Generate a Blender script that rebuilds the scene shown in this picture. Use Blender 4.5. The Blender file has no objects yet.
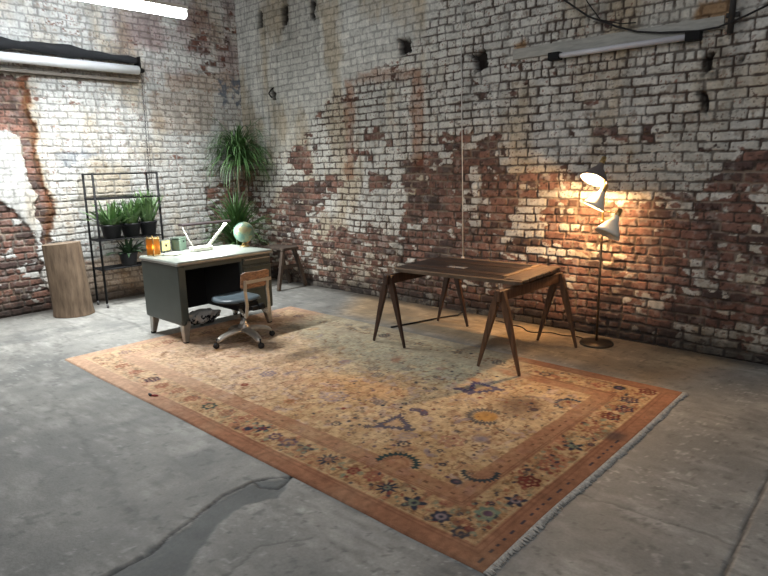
import bpy, bmesh, math, random
import numpy as np
from mathutils import Vector, Matrix
PI = math.pi
col = bpy.context.scene.collection
rng = random.Random(7)

# ------------------------------------------------------------------ helpers
def tag(o, label=None, cat=None, group=None, kind=None):
    if label: o['label'] = label
    if cat: o['category'] = cat
    if group: o['group'] = group
    if kind: o['kind'] = kind
    return o

def thing(name, label, cat, loc=(0, 0, 0), rz=0.0, group=None):
    o = bpy.data.objects.new(name, None)
    o.empty_display_size = 0.1
    o.location = loc
    o.rotation_euler = (0, 0, rz)
    col.objects.link(o)
    return tag(o, label, cat, group)

def copy_tree(o, parent=None):
    c = o.copy()
    col.objects.link(c)
    if parent is not None:
        c.parent = parent
    for ch in list(o.children):
        copy_tree(ch, c)
    return c

def basis(d):
    d = Vector(d).normalized()
    a = Vector((0, 0, 1)) if abs(d.z) < 0.95 else Vector((1, 0, 0))
    x = d.cross(a).normalized()
    return x, d.cross(x).normalized(), d

class MB:
    """collects shapes into one mesh"""
    def __init__(self):
        self.v = []; self.f = []; self.sm = []
    def add(self, vs, fs, smooth=False):
        b = len(self.v)
        self.v += [tuple(p) for p in vs]
        self.f += [tuple(b + i for i in q) for q in fs]
        self.sm += [smooth] * len(fs)
        return self
    def box(self, x0, x1, y0, y1, z0, z1, M=None):
        vs = [Vector((x, y, z)) for x in (x0, x1) for y in (y0, y1) for z in (z0, z1)]
        if M: vs = [M @ p for p in vs]
        return self.add(vs, [(0, 1, 3, 2), (4, 6, 7, 5), (0, 4, 5, 1), (2, 3, 7, 6), (0, 2, 6, 4), (1, 5, 7, 3)])
    def beam(self, a, b, w0, h0, w1=None, h1=None, up=None):
        """tapered rectangular bar from a to b"""
        w1 = w0 if w1 is None else w1; h1 = h0 if h1 is None else h1
        a = Vector(a); b = Vector(b); d = (b - a).normalized()
        u = Vector(up) if up else (Vector((0, 0, 1)) if abs(d.z) < .9 else Vector((0, 1, 0)))
        x = d.cross(u).normalized(); y = x.cross(d).normalized()
        vs = []
        for p, w, h in ((a, w0, h0), (b, w1, h1)):
            for sx, sy in ((-1, -1), (1, -1), (1, 1), (-1, 1)):
                vs.append(p + x * sx * w / 2 + y * sy * h / 2)
        return self.add(vs, [(3, 2, 1, 0), (4, 5, 6, 7), (0, 1, 5, 4), (1, 2, 6, 5), (2, 3, 7, 6), (3, 0, 4, 7)])
    def tube(self, pts, r, n=10, cap=True, smooth=True):
        pts = [Vector(p) for p in pts]
        rs = r if isinstance(r, (list, tuple)) else [r] * len(pts)
        vs = []; prev = None
        for i, p in enumerate(pts):
            d = (pts[min(i + 1, len(pts) - 1)] - pts[max(i - 1, 0)])
            if d.length < 1e-9: d = Vector((0, 0, 1))
            d.normalize()
            if prev is None:
                x, y, _ = basis(d)
            else:
                x = (prev - d * prev.dot(d))
                x = x.normalized() if x.length > 1e-6 else basis(d)[0]
                y = d.cross(x).normalized()
            prev = x
            for k in range(n):
                a = 2 * PI * k / n
                vs.append(p + (x * math.cos(a) + y * math.sin(a)) * rs[i])
        fs = []
        for i in range(len(pts) - 1):
            for k in range(n):
                k2 = (k + 1) % n
                fs.append((i * n + k, i * n + k2, (i + 1) * n + k2, (i + 1) * n + k))
        self.add(vs, fs, smooth)
        if cap:
            b = len(self.v) - len(vs)
            self.f.append(tuple(b + k for k in range(n))[::-1]); self.sm.append(False)
            self.f.append(tuple(b + (len(pts) - 1) * n + k for k in range(n))); self.sm.append(False)
        return self
    def lathe(self, prof, n=24, origin=(0, 0, 0), axis=(0, 0, 1), closed=False):
        """profile = [(radius, height)], revolved about an axis"""
        x, y, d = basis(axis); o = Vector(origin); vs = []; fs = []
        for r, h in prof:
            for k in range(n):
                a = 2 * PI * k / n
                vs.append(o + d * h + (x * math.cos(a) + y * math.sin(a)) * r)
        m = len(prof)
        for i in range(m - 1 + (1 if closed else 0)):
            j = (i + 1) % m
            for k in range(n):
                k2 = (k + 1) % n
                fs.append((i * n + k, i * n + k2, j * n + k2, j * n + k))
        return self.add(vs, fs, True)
    def build(self, name, m, parent=None, bevel=0.0, sub=0, loc=None):
        me = bpy.data.meshes.new(name)
        me.from_pydata(self.v, [], self.f)
        me.validate()
        me.polygons.foreach_set('use_smooth', (self.sm + [False] * len(me.polygons))[:len(me.polygons)])
        bm = bmesh.new(); bm.from_mesh(me)
        bmesh.ops.remove_doubles(bm, verts=bm.verts, dist=1e-5)
        bmesh.ops.recalc_face_normals(bm, faces=bm.faces)
        bm.to_mesh(me); bm.free()
        me.materials.append(m)
        o = bpy.data.objects.new(name, me)
        if loc: o.location = loc
        col.objects.link(o)
        if parent is not None: o.parent = parent
        if bevel:
            b = o.modifiers.new('bevel', 'BEVEL'); b.width = bevel; b.segments = 3; b.limit_method = 'ANGLE'; b.angle_limit = 0.7
            me.polygons.foreach_set('use_smooth', [True] * len(me.polygons))
            w = o.modifiers.new('wn', 'WEIGHTED_NORMAL'); w.keep_sharp = False
        if sub:
            s = o.modifiers.new('sub', 'SUBSURF'); s.levels = sub; s.render_levels = sub
        return o

# ------------------------------------------------------------------ materials
def nodes(name):
    m = bpy.data.materials.new(name); m.use_nodes = True
    nt = m.node_tree; b = nt.nodes['Principled BSDF']
    return m, nt, b

def mat(name, c, rough=.6, metal=0.0, var=.15, scale=12.0, bump=.0, c2=None, emit=None, es=0.0, spec=.5, stretch=None, alpha=None):
    m, nt, b = nodes(name)
    N = nt.nodes; Lk = nt.links
    tc = N.new('ShaderNodeTexCoord'); mp = N.new('ShaderNodeMapping'); nz = N.new('ShaderNodeTexNoise')
    nz.inputs['Scale'].default_value = scale; nz.inputs['Detail'].default_value = 6; nz.inputs['Roughness'].default_value = .6
    if stretch: mp.inputs['Scale'].default_value = stretch
    Lk.new(tc.outputs['Object'], mp.inputs['Vector']); Lk.new(mp.outputs['Vector'], nz.inputs['Vector'])
    r = N.new('ShaderNodeValToRGB')
    a = c2 if c2 else tuple(x * (1 - var) for x in c)
    bb = c if c2 else tuple(min(1, x * (1 + var)) for x in c)
    r.color_ramp.elements[0].position = .3; r.color_ramp.elements[1].position = .7
    r.color_ramp.elements[0].color = (*a, 1); r.color_ramp.elements[1].color = (*bb, 1)
    Lk.new(nz.outputs['Fac'], r.inputs['Fac']); Lk.new(r.outputs['Color'], b.inputs['Base Color'])
    b.inputs['Roughness'].default_value = rough; b.inputs['Metallic'].default_value = metal
    b.inputs['Specular IOR Level'].default_value = spec
    if bump:
        bp = N.new('ShaderNodeBump'); bp.inputs['Strength'].default_value = bump; bp.inputs['Distance'].default_value = .01
        Lk.new(nz.outputs['Fac'], bp.inputs['Height']); Lk.new(bp.outputs['Normal'], b.inputs['Normal'])
    if emit:
        b.inputs['Emission Color'].default_value = (*emit, 1); b.inputs['Emission Strength'].default_value = es
    return m

def attr_mat(name, rough=.9, bump=.3, scale=60.0, var=.12, spec=.3):
    """base colour from the surface's own colour attribute with fine grain on top"""
    m, nt, b = nodes(name); N = nt.nodes; Lk = nt.links
    at = N.new('ShaderNodeAttribute'); at.attribute_name = 'Col'
    tc = N.new('ShaderNodeTexCoord'); nz = N.new('ShaderNodeTexNoise')
    nz.inputs['Scale'].default_value = scale; nz.inputs['Detail'].default_value = 5
    Lk.new(tc.outputs['Object'], nz.inputs['Vector'])
    mr = N.new('ShaderNodeMapRange'); mr.inputs['From Min'].default_value = .3; mr.inputs['From Max'].default_value = .7
    mr.inputs['To Min'].default_value = 1 - var; mr.inputs['To Max'].default_value = 1 + var
    Lk.new(nz.outputs['Fac'], mr.inputs['Value'])
    vm = N.new('ShaderNodeVectorMath'); vm.operation = 'SCALE'
    Lk.new(at.outputs['Color'], vm.inputs[0]); Lk.new(mr.outputs['Result'], vm.inputs['Scale'])
    Lk.new(vm.outputs['Vector'], b.inputs['Base Color'])
    b.inputs['Roughness'].default_value = rough; b.inputs['Specular IOR Level'].default_value = spec
    bp = N.new('ShaderNodeBump'); bp.inputs['Strength'].default_value = bump; bp.inputs['Distance'].default_value = .004
    Lk.new(nz.outputs['Fac'], bp.inputs['Height']); Lk.new(bp.outputs['Normal'], b.inputs['Normal'])
    return m

# ------------------------------------------------------------------ numpy noise
def hsh(a, b, s=0):
    a = np.asarray(a).astype(np.int64); b = np.asarray(b).astype(np.int64)
    h = (a * 374761393 + b * 668265263 + s * 1274126177) & 0xffffffff
    h = ((h ^ (h >> 13)) * 1274126177) & 0xffffffff
    h = ((h ^ (h >> 16)) * 2246822519) & 0xffffffff
    return ((h ^ (h >> 15)) & 0xffffff) / float(0xffffff)
def vn(x, y, s=0):
    xi = np.floor(x); yi = np.floor(y); fx = x - xi; fy = y - yi
    fx = fx * fx * (3 - 2 * fx); fy = fy * fy * (3 - 2 * fy)
    xi = xi.astype(np.int64); yi = yi.astype(np.int64)
    a = hsh(xi, yi, s); b = hsh(xi + 1, yi, s); c = hsh(xi, yi + 1, s); d = hsh(xi + 1, yi + 1, s)
    return (a * (1 - fx) + b * fx) * (1 - fy) + (c * (1 - fx) + d * fx) * fy
def fbm(x, y, s=0, o=4):
    t = 0; amp = .5; tot = 0
    for i in range(o):
        t = t + amp * vn(x * 2 ** i + 17.3 * i, y * 2 ** i - 9.1 * i, s + i); tot += amp; amp *= .55
    return t / tot
def eq(n):            # spread fbm to roughly uniform 0..1
    return np.clip((n - .5) * 2.1 + .5, 0, 1)
def sst(a, b, x):
    t = np.clip((x - a) / (b - a), 0, 1); return t * t * (3 - 2 * t)
def mix(a, b, t):
    t = np.asarray(t)
    if np.ndim(a) and np.shape(a)[-1] == 3 or np.ndim(b) and np.shape(b)[-1] == 3: t = t[..., None]
    return a * (1 - t) + b * t
def C(*c): return np.array(c, float)
def sd_poly(px, py, poly):
    """signed distance, negative inside"""
    P = np.array(poly, float); n = len(P); d = np.full(px.shape, 1e9); s = np.zeros(px.shape, bool)
    for i in range(n):
        a = P[i]; b = P[(i + 1) % n]; e = b - a; wx = px - a[0]; wy = py - a[1]
        t = np.clip((wx * e[0] + wy * e[1]) / (e @ e + 1e-12), 0, 1)
        d = np.minimum(d, (wx - e[0] * t) ** 2 + (wy - e[1] * t) ** 2)
        c = ((a[1] > py) != (b[1] > py)) & (px < (b[0] - a[0]) * (py - a[1]) / (b[1] - a[1] + 1e-12) + a[0])
        s ^= c
    d = np.sqrt(d); return np.where(s, -d, d)
def field(px, py, polys, soft=.05):
    F = np.zeros(px.shape)
    for w, poly in polys:
        P = np.array(poly); mg = soft * 2 + .02
        m = (px > P[:, 0].min() - mg) & (px < P[:, 0].max() + mg) & (py > P[:, 1].min() - mg) & (py < P[:, 1].max() + mg)
        if not m.any(): continue
        v = w * sst(soft, -soft, sd_poly(px[m], py[m], poly)) if soft else w * (sd_poly(px[m], py[m], poly) < 0)
        F[m] = np.maximum(F[m], v)
    return F

def grid_mesh(name, P, colr, m, flip=False):
    """P: (ny,nx,3) points, colr: (ny,nx,3) linear colours"""
    ny, nx = P.shape[:2]
    me = bpy.data.meshes.new(name)
    me.vertices.add(nx * ny); me.vertices.foreach_set('co', P.reshape(-1).astype(np.float32))
    i = np.arange((ny - 1) * (nx - 1)); r = i // (nx - 1); c = i % (nx - 1); a = r * nx + c
    q = np.stack([a, a + 1, a + nx + 1, a + nx], 1)
    if flip: q = q[:, ::-1]
    me.loops.add(q.size); me.loops.foreach_set('vertex_index', np.ascontiguousarray(q).reshape(-1).astype(np.int32))
    me.polygons.add(len(q)); me.polygons.foreach_set('loop_start', (np.arange(len(q)) * 4).astype(np.int32))
    me.polygons.foreach_set('use_smooth', np.ones(len(q), bool))
    me.update(calc_edges=True)
    at = me.color_attributes.new('Col', 'FLOAT_COLOR', 'POINT')
    cc = np.ones((ny * nx, 4), np.float32); cc[:, :3] = np.clip(colr.reshape(-1, 3), 0, 1)
    at.data.foreach_set('color', cc.reshape(-1))
    me.materials.append(m)
    o = bpy.data.objects.new(name, me); col.objects.link(o)
    return o
BACK={
'Rmain':[ (0.8,[(3.08,1.54),(3.39,1.76),(3.62,1.71),(3.99,1.74),(4.31,1.82),(4.32,1.5),(5.04,1.5),(5.05,1.24),(5.47,1.19),(5.91,1.2),(6.01,1.12),(6.19,1.15),(6.21,1.46),(6.34,1.53),(6.51,1.63),(6.61,1.65),(6.99,1.65),(7.18,-0.18),(6.76,0.0),(6.23,-0.01),(2.75,0.02),(2.98,0.85),(3.08,1.2)]) ],
'Rsmall':[ (0.9,[(1.1,1.87),(1.45,1.87),(1.48,1.5),(1.01,1.53)]),(0.9,[(1.2,2.32),(1.38,2.29),(1.35,2.23),(1.19,2.25)]),(0.9,[(0.81,2.17),(1.04,2.15),(1.01,2.07),(0.8,2.08)]),(0.85,[(1.72,1.5),(2.03,1.47),(2.02,1.29),(1.7,1.3)]),(0.85,[(2.37,2.04),(2.77,1.96),(2.77,1.87),(2.36,1.9)]),(0.85,[(2.16,1.83),(2.59,1.77),(2.59,1.65),(2.15,1.67)]),(0.9,[(2.77,1.81),(2.92,1.81),(2.92,1.73),(2.77,1.73)]),(0.85,[(2.5,1.52),(2.88,1.49),(2.88,1.33),(2.49,1.33)]),(0.8,[(0.75,1.35),(1.71,1.41),(1.69,1.1),(0.73,1.08)]),(0.65,[(0.34,1.17),(1.56,1.16),(2.32,0.79),(2.98,0.79),(2.96,0.01),(2.75,0.02),(1.26,0.02),(0.12,-0.02)]),(0.6,[(-0.07,2.35),(0.22,2.29),(0.22,1.42),(0.34,1.17),(0.12,-0.02),(-0.19,0.21)]),(0.9,[(5.29,1.92),(5.47,1.91),(5.48,1.77),(5.3,1.77)]),(0.95,[(5.64,1.9),(5.86,1.88),(5.87,1.74),(5.65,1.75)]),(0.9,[(5.08,1.9),(5.17,1.89),(5.17,1.82),(5.08,1.83)]),(0.95,[(5.2,2.2),(5.31,2.19),(5.31,2.13),(5.2,2.14)]),(0.8,[(5.79,1.28),(6.16,1.28),(6.17,1.23),(5.79,1.22)]),(0.8,[(3.57,1.95),(3.95,1.9),(3.93,1.73),(3.57,1.74)]) ],
'W':[ (0.35,[(1.49,1.1),(2.5,1.13),(2.49,0.78),(1.47,0.76)]),(0.3,[(4.6,1.37),(5.25,1.41),(6.19,1.43),(6.2,1.29),(5.79,1.26),(4.84,1.24),(4.63,1.28)]),(0.35,[(4.42,1.23),(4.84,1.19),(4.85,0.86),(4.43,0.85)]),(0.3,[(4.56,0.75),(5.58,0.83),(5.58,0.75),(4.56,0.66)]),(0.15,[(6.32,1.36),(6.49,1.36),(6.49,1.31),(6.32,1.31)]),(0.15,[(6.54,1.36),(6.69,1.36),(6.7,1.23),(6.55,1.24)]),(0.15,[(6.54,1.14),(6.65,1.14),(6.65,1.06),(6.56,1.06)]),(0.15,[(6.53,0.98),(6.66,0.98),(6.67,0.84),(6.55,0.84)]),(0.1,[(6.14,0.74),(6.35,0.76),(6.36,0.68),(6.15,0.66)]),(0.1,[(6.11,0.59),(6.35,0.61),(6.35,0.54),(6.12,0.52)]),(0.1,[(6.52,0.66),(6.78,0.69),(6.79,0.61),(6.53,0.58)]),(0.1,[(5.91,0.44),(6.11,0.46),(6.11,0.4),(5.91,0.37)]),(0.35,[(6.1,0.22),(6.88,0.34),(6.91,0.03),(6.12,-0.0)]),(0.4,[(3.9,1.55),(4.08,1.55),(4.09,0.91),(3.91,0.9)]) ],
'smooth':[ (0.9,[(-0.09,4.17),(3.7,3.4),(3.3,2.89),(2.72,2.66),(1.87,2.46),(1.03,1.82),(0.09,1.57),(-0.04,2.56)]),(0.7,[(4.37,2.56),(4.92,2.62),(6.31,2.63),(6.52,2.63),(6.51,2.84),(6.31,2.88),(5.62,2.7),(4.92,2.64),(4.37,2.63)]) ],
'stainV':[ (1,[(2.14,2.61),(2.29,2.59),(2.22,1.45),(2.08,1.45)]),(1,[(3.17,2.62),(3.34,2.61),(3.34,1.51),(3.19,1.51)]),(0.8,[(2.33,2.68),(3.33,2.63),(3.3,2.51),(2.32,2.54)]) ],
'holes':[ (1,[(0.51,3.65),(0.59,3.65),(0.58,3.46),(0.49,3.48)]),(1,[(1.04,3.67),(1.12,3.65),(1.1,3.37),(1.02,3.38)]),(1,[(1.59,3.6),(1.68,3.61),(1.67,3.38),(1.57,3.4)]),(1,[(2.99,2.94),(3.17,2.93),(3.19,2.81),(3.02,2.8)]),(1,[(3.95,2.67),(4.11,2.67),(4.16,2.53),(4.0,2.49)]),(1,[(0.68,2.68),(0.8,2.59),(0.79,2.5),(0.68,2.54)]),(1,[(6.11,2.08),(6.17,2.09),(6.17,1.93),(6.12,1.95)]),(1,[(6.14,2.34),(6.21,2.37),(6.2,2.26),(6.15,2.23)]),(0.8,[(6.34,2.31),(6.38,2.32),(6.37,2.27),(6.34,2.26)]) ],
'brown':[ (1,[(4.43,2.71),(4.56,2.7),(4.57,2.6),(4.44,2.6)]),(1,[(6.06,2.77),(6.3,2.74),(6.31,2.61),(6.04,2.61)]) ],
'dark':[ (0.8,[(6.23,2.47),(6.31,2.32),(6.2,2.11),(6.17,1.89),(6.11,1.91),(6.12,2.34)]),(0.6,[(5.9,1.91),(6.05,1.93),(6.07,1.74),(5.9,1.75)]),(0.7,[(2.9,0.84),(3.13,0.83),(3.09,0.15),(2.88,0.12)]) ],
}
LEFT={
'R':[ (1,[(-3.6,2.65),(-3.06,2.64),(-2.8,2.64),(-2.81,2.38),(-2.79,1.85),(-2.75,1.39),(-2.7,1.18),(-2.77,0.81),(-2.89,0.78),(-2.89,0.99),(-2.89,1.19),(-2.88,1.45),(-2.93,1.59),(-2.94,1.85),(-2.95,1.99),(-3.04,2.04),(-3.14,2.04),(-3.68,2.06)]),(.82,[(-3.76,1.44),(-3.24,1.28),(-3.08,1.16),(-2.99,1.01),(-2.95,0.84),(-2.91,0.58),(-2.81,-0.26),(-3.97,-0.0)]),(0.6,[(-0.7,1.36),(-0.38,1.41),(-0.01,1.48),(0.08,-0.06),(-0.31,-0.0),(-0.66,0.6)]),(.28,[(-0.78,3.58),(0.01,3.83),(0.02,3.1),(-0.42,2.8),(-0.78,3.02)]) ],
'smooth':[ (1,[(-3.68,2.06),(-3.14,2.04),(-3.04,2.04),(-2.95,1.99),(-2.94,1.85),(-2.93,1.59),(-2.88,1.45),(-2.89,1.19),(-2.89,0.99),(-2.89,0.78),(-2.95,0.84),(-2.99,1.01),(-3.08,1.16),(-3.24,1.28),(-3.76,1.44)]),(0.6,[(-3.48,3.49),(-2.64,3.65),(-2.76,3.02),(-3.56,2.92)]) ],
'brown':[ (1,[(-2.8,2.64),(-2.79,2.38),(-2.78,1.85),(-2.74,1.39),(-2.7,1.18),(-2.77,0.81),(-2.83,0.82),(-2.78,1.39),(-2.83,1.85),(-2.88,2.38),(-2.89,2.61)]),(0.5,[(-1.16,2.81),(-0.07,2.93),(-0.05,2.66),(-1.18,2.61)]),(0.35,[(-1.41,2.57),(-0.43,2.64),(-0.56,2.06),(-1.43,2.1)]),(0.6,[(-2.73,0.56),(-1.59,0.57),(-1.51,-0.05),(-2.79,-0.14)]) ],
'pink':[ (1,[(-1.79,3.48),(0.02,4.03),(-0.0,2.9),(-1.23,2.79),(-1.72,3.04)]) ],
'blue':[ (0.8,[(-0.43,2.8),(0.03,2.9),(0.06,2.42),(-0.37,2.47)]),(0.5,[(-2.61,1.85),(-2.09,1.87),(-2.12,1.64),(-2.6,1.62)]) ],
}
# ------------------------------------------------------------------ brick walls
def brick_wall(name, U0, U1, Z1, res, polys, seed, place, red_pal, white, joint_dark=1.0, base_paint=.93):
    us = np.arange(U0, U1 + res, res); zs = np.arange(0, Z1 + res, res)
    U, Z = np.meshgrid(us, zs)
    wu = U + .020 * (fbm(U * 7, Z * 7, seed + 1, 2) - .5)
    wz = Z + .05 * (fbm(U * .7, Z * .7, seed + 2, 2) - .5) + .016 * (fbm(U * 8, Z * 8, seed + 3, 2) - .5)
    ch = .0785
    row = np.floor(wz / ch); hdr = (row % 7 == 3)
    sold = np.isin(row, (30, 34, 35)) & (U > 4.55) & (U < 6.15) & (joint_dark == 1)
    bl = np.where(sold, .078, np.where(hdr, .112, .216)); hdr = hdr | sold
    wu2 = wu + hsh(row, row * 0, seed + 4) * .05 + (row % 2) * bl / 2
    cc = np.floor(wu2 / bl)
    h0 = hsh(row, cc, seed + 9)
    halfb = (h0 > .86) & ~hdr                     # some stretchers are two halves
    fu = wu2 - cc * bl; fz = wz - row * ch
    sub = halfb & (fu > bl / 2)
    cid = cc * 2 + sub
    fl = np.where(halfb, np.where(sub, fu - bl / 2, fu), fu); bw = np.where(halfb, bl / 2, bl)
    h1 = hsh(row, cid, seed + 5); h2 = hsh(row, cid, seed + 6); h3 = hsh(row, cid, seed + 7); h4 = hsh(row, cid, seed + 8)
    fine = fbm(U * 55, Z * 55, seed + 10, 3); mid = fbm(U * 14, Z * 14, seed + 11, 4); big = fbm(U * 2.2, Z * 2.2, seed + 12, 4)
    d = np.minimum(np.minimum(fl, bw - fl) - .0005 - .004 * h2, np.minimum(fz, ch - fz) - .0005 - .003 * h4)
    cx = np.minimum(fl, bw - fl); cz = np.minimum(fz, ch - fz)
    d = d - .004 * sst(.02, 0, cx) * sst(.02, 0, cz)
    d = d + .007 * (fine - .5) + .016 * (mid - .5) - .006 * sst(.55, .8, big) * sst(1.6, .6, Z)
    bm_ = sst(.0035, .0085, d)                     # 1 = brick face, 0 = joint
    # regional fields evaluated mostly at the brick's own centre so paint flakes brick by brick
    bcu = U - fl + bw / 2; bcz = Z - fz + ch / 2
    k = .72 * (h3 > .25)
    fu_ = U * (1 - k) + bcu * k + .26 * (fbm(U * 5, Z * 5, seed + 13, 3) - .5)
    fz_ = Z * (1 - k) + bcz * k + .26 * (fbm(U * 5, Z * 5, seed + 14, 3) - .5)
    nU = U + .13 * (fbm(U * 9, Z * 9, seed + 15, 4) - .5); nZ = Z + .13 * (fbm(U * 9, Z * 9, seed + 16, 4) - .5)
    g = lambda key, soft, a=None, b=None: field(nU if a is None else a, nZ if b is None else b, polys.get(key, []), soft)
    R = np.maximum(g('Rmain', .07, fu_, fz_), g('Rsmall', .03, fu_, fz_))
    R = np.maximum(R, g('R', .025))
    P = base_paint * (1 - R)
    P = P - .16 * sst(.45, .7, big) * (R < .3)
    Wf = np.full(U.shape, 1.0)
    for w, poly in polys.get('W', []):
        P_ = field(fu_, fz_, [(1, poly)], .03); P = np.maximum(P, P_ * (1 - w))
    smooth = g('smooth', .05)
    P = np.maximum(P, smooth * 1.1)
    T = .34 * h1 + .46 * eq(fbm(U * 11, Z * 16, seed + 17, 4)) + .20 * eq(fbm(U * 2.6, Z * 3.4, seed + 18, 3))
    P = P + .10 * (R > .3) * sst(1.7, .5, Z)
    pt = sst(-.035, .035, P - T)
    pt = pt * (1 - .9 * sst(.70, .76, fine + .25 * (mid - .5)) * (1 - smooth) * (T > .25))
    # colours
    wcol = white * (0.92 + .22 * h2 + .40 * (mid - .5) + .20 * (fine - .5))[..., None]
    wcol = mix(wcol, wcol * C(.80, .77, .70), .6 * sst(4.0, 5.6, U) * (joint_dark == 1) * sst(.3, .6, fbm(U * 1.7, Z * 1.7, seed + 40, 4)))
    wcol = mix(wcol, C(.24, .18, .13), .55 * sst(.64, .72, fbm(U * 18, Z * 18, seed + 41, 4)) * (1 - smooth))
    wcol = wcol * mix(C(1, 1, 1), C(.78, .67, .53), sst(.48, .76, fbm(U * 3.1, Z * 1.4, seed + 20, 4)) * .85)
    wcol = wcol * (1 - .5 * sst(.64, .85, fbm(U * 26, Z * 34, seed + 21, 3)) * (1 - .4 * smooth))[..., None]
    drip = sst(.55, .8, fbm(U * 16, Z * .9, seed + 22, 3))
    wcol = wcol * (1 - .25 * drip)[..., None]
    rc = mix(mix(red_pal[0], red_pal[1], h3), red_pal[2], sst(.72, .9, h4))
    rc = rc * (.45 + .95 * mid + .3 * (fine - .5))[..., None]
    rc = mix(rc, white * .75, .45 * sst(.52, .75, fbm(U * 20, Z * 20, seed + 23, 3)) * (1 - .5 * sst(.4, 1, R)) + .05)
    rc = rc * (1 - .6 * sst(.62, .72, fbm(U * 30, Z * 38, seed + 44, 3)))[..., None]; rc = mix(rc, C(.06, .045, .04), .75 * sst(.55, .75, fbm(U * 6, Z * 6, seed + 24, 4)))
    br = mix(rc, wcol, pt)
    mort = mix(C(.085, .062, .05), C(.26, .20, .155), sst(.40, .65, fbm(U * 9, Z * 9, seed + 25, 3)) * sst(.1, .6, R))
    if joint_dark < 1: mort = mix(mort, white * .62, (1 - joint_dark) * (1 - R))
    mp = sst(.35, .75, fbm(U * 6, Z * 4, seed + 26, 4) + .25 * (1 - joint_dark))
    mort = mix(mort, wcol * .62, np.clip(mp * (pt > .5) * .55 + smooth, 0, 1))
    Cc = mix(mort, br, bm_)
    # stains, dirt, soot
    sv = g('stainV', .03); Cc = mix(Cc, Cc * C(.62, .42, .34) + C(.02, .008, .004), sv * (.55 + .45 * eq(mid)))
    bw_ = g('brown', .03); Cc = mix(Cc, Cc * C(.55, .38, .24) + C(.035, .015, .006), bw_)
    pk = g('pink', .25); Cc = mix(Cc, Cc * C(.62, .50, .50), pk * sst(.35, .65, fbm(U * 4, Z * 4, seed + 27, 4)))
    bl_ = g('blue', .06); Cc = mix(Cc, C(.09, .12, .17), bl_ * sst(.45, .6, fbm(U * 14, Z * 14, seed + 28, 4)))
    dk = g('dark', .06); Cc = mix(Cc, Cc * .3, dk * sst(.35, .6, mid))
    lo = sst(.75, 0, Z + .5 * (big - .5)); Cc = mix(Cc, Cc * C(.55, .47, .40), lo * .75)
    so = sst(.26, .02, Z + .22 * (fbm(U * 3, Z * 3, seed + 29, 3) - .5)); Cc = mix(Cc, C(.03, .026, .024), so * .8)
    Cc = Cc * (1 - .55 * g('holes', .09) * sst(.3, .6, mid))[..., None]; hl = g('holes', .02); Cc = mix(Cc, C(.022, .017, .014), hl)
    # relief
    wipe = np.clip(smooth, 0, 1)
    H = -.013 * (1 - bm_) * (1 - .85 * wipe) * (1 - .35 * (1 - joint_dark) * (1 - R))
    H = H + .006 * (h4 - .5) * (1 - wipe) + .0025 * pt + .004 * (fine - .5) + .012 * (big - .5) + .008 * wipe - .07 * hl
    H = H - .02 * R * sst(.3, .8, R) * (joint_dark < 1)
    o = grid_mesh(name, place(U, Z, H), Cc, M_wall, flip=(name == 'wall_left'))
    tag(o, kind='structure')
    return o

M_wall = attr_mat('painted brick', rough=.88, bump=.5, scale=45, var=.14)
WHITE = C(.64, .625, .575)
pal = (C(.165, .076, .055), C(.27, .135, .098), C(.085, .045, .038))
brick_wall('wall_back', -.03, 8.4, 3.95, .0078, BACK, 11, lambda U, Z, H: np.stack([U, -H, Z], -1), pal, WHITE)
brick_wall('wall_left', -4.9, .03, 3.95, .0085, LEFT, 57, lambda U, Z, H: np.stack([H, U, Z], -1), pal, C(.585, .59, .57), joint_dark=.30, base_paint=.97)

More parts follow.
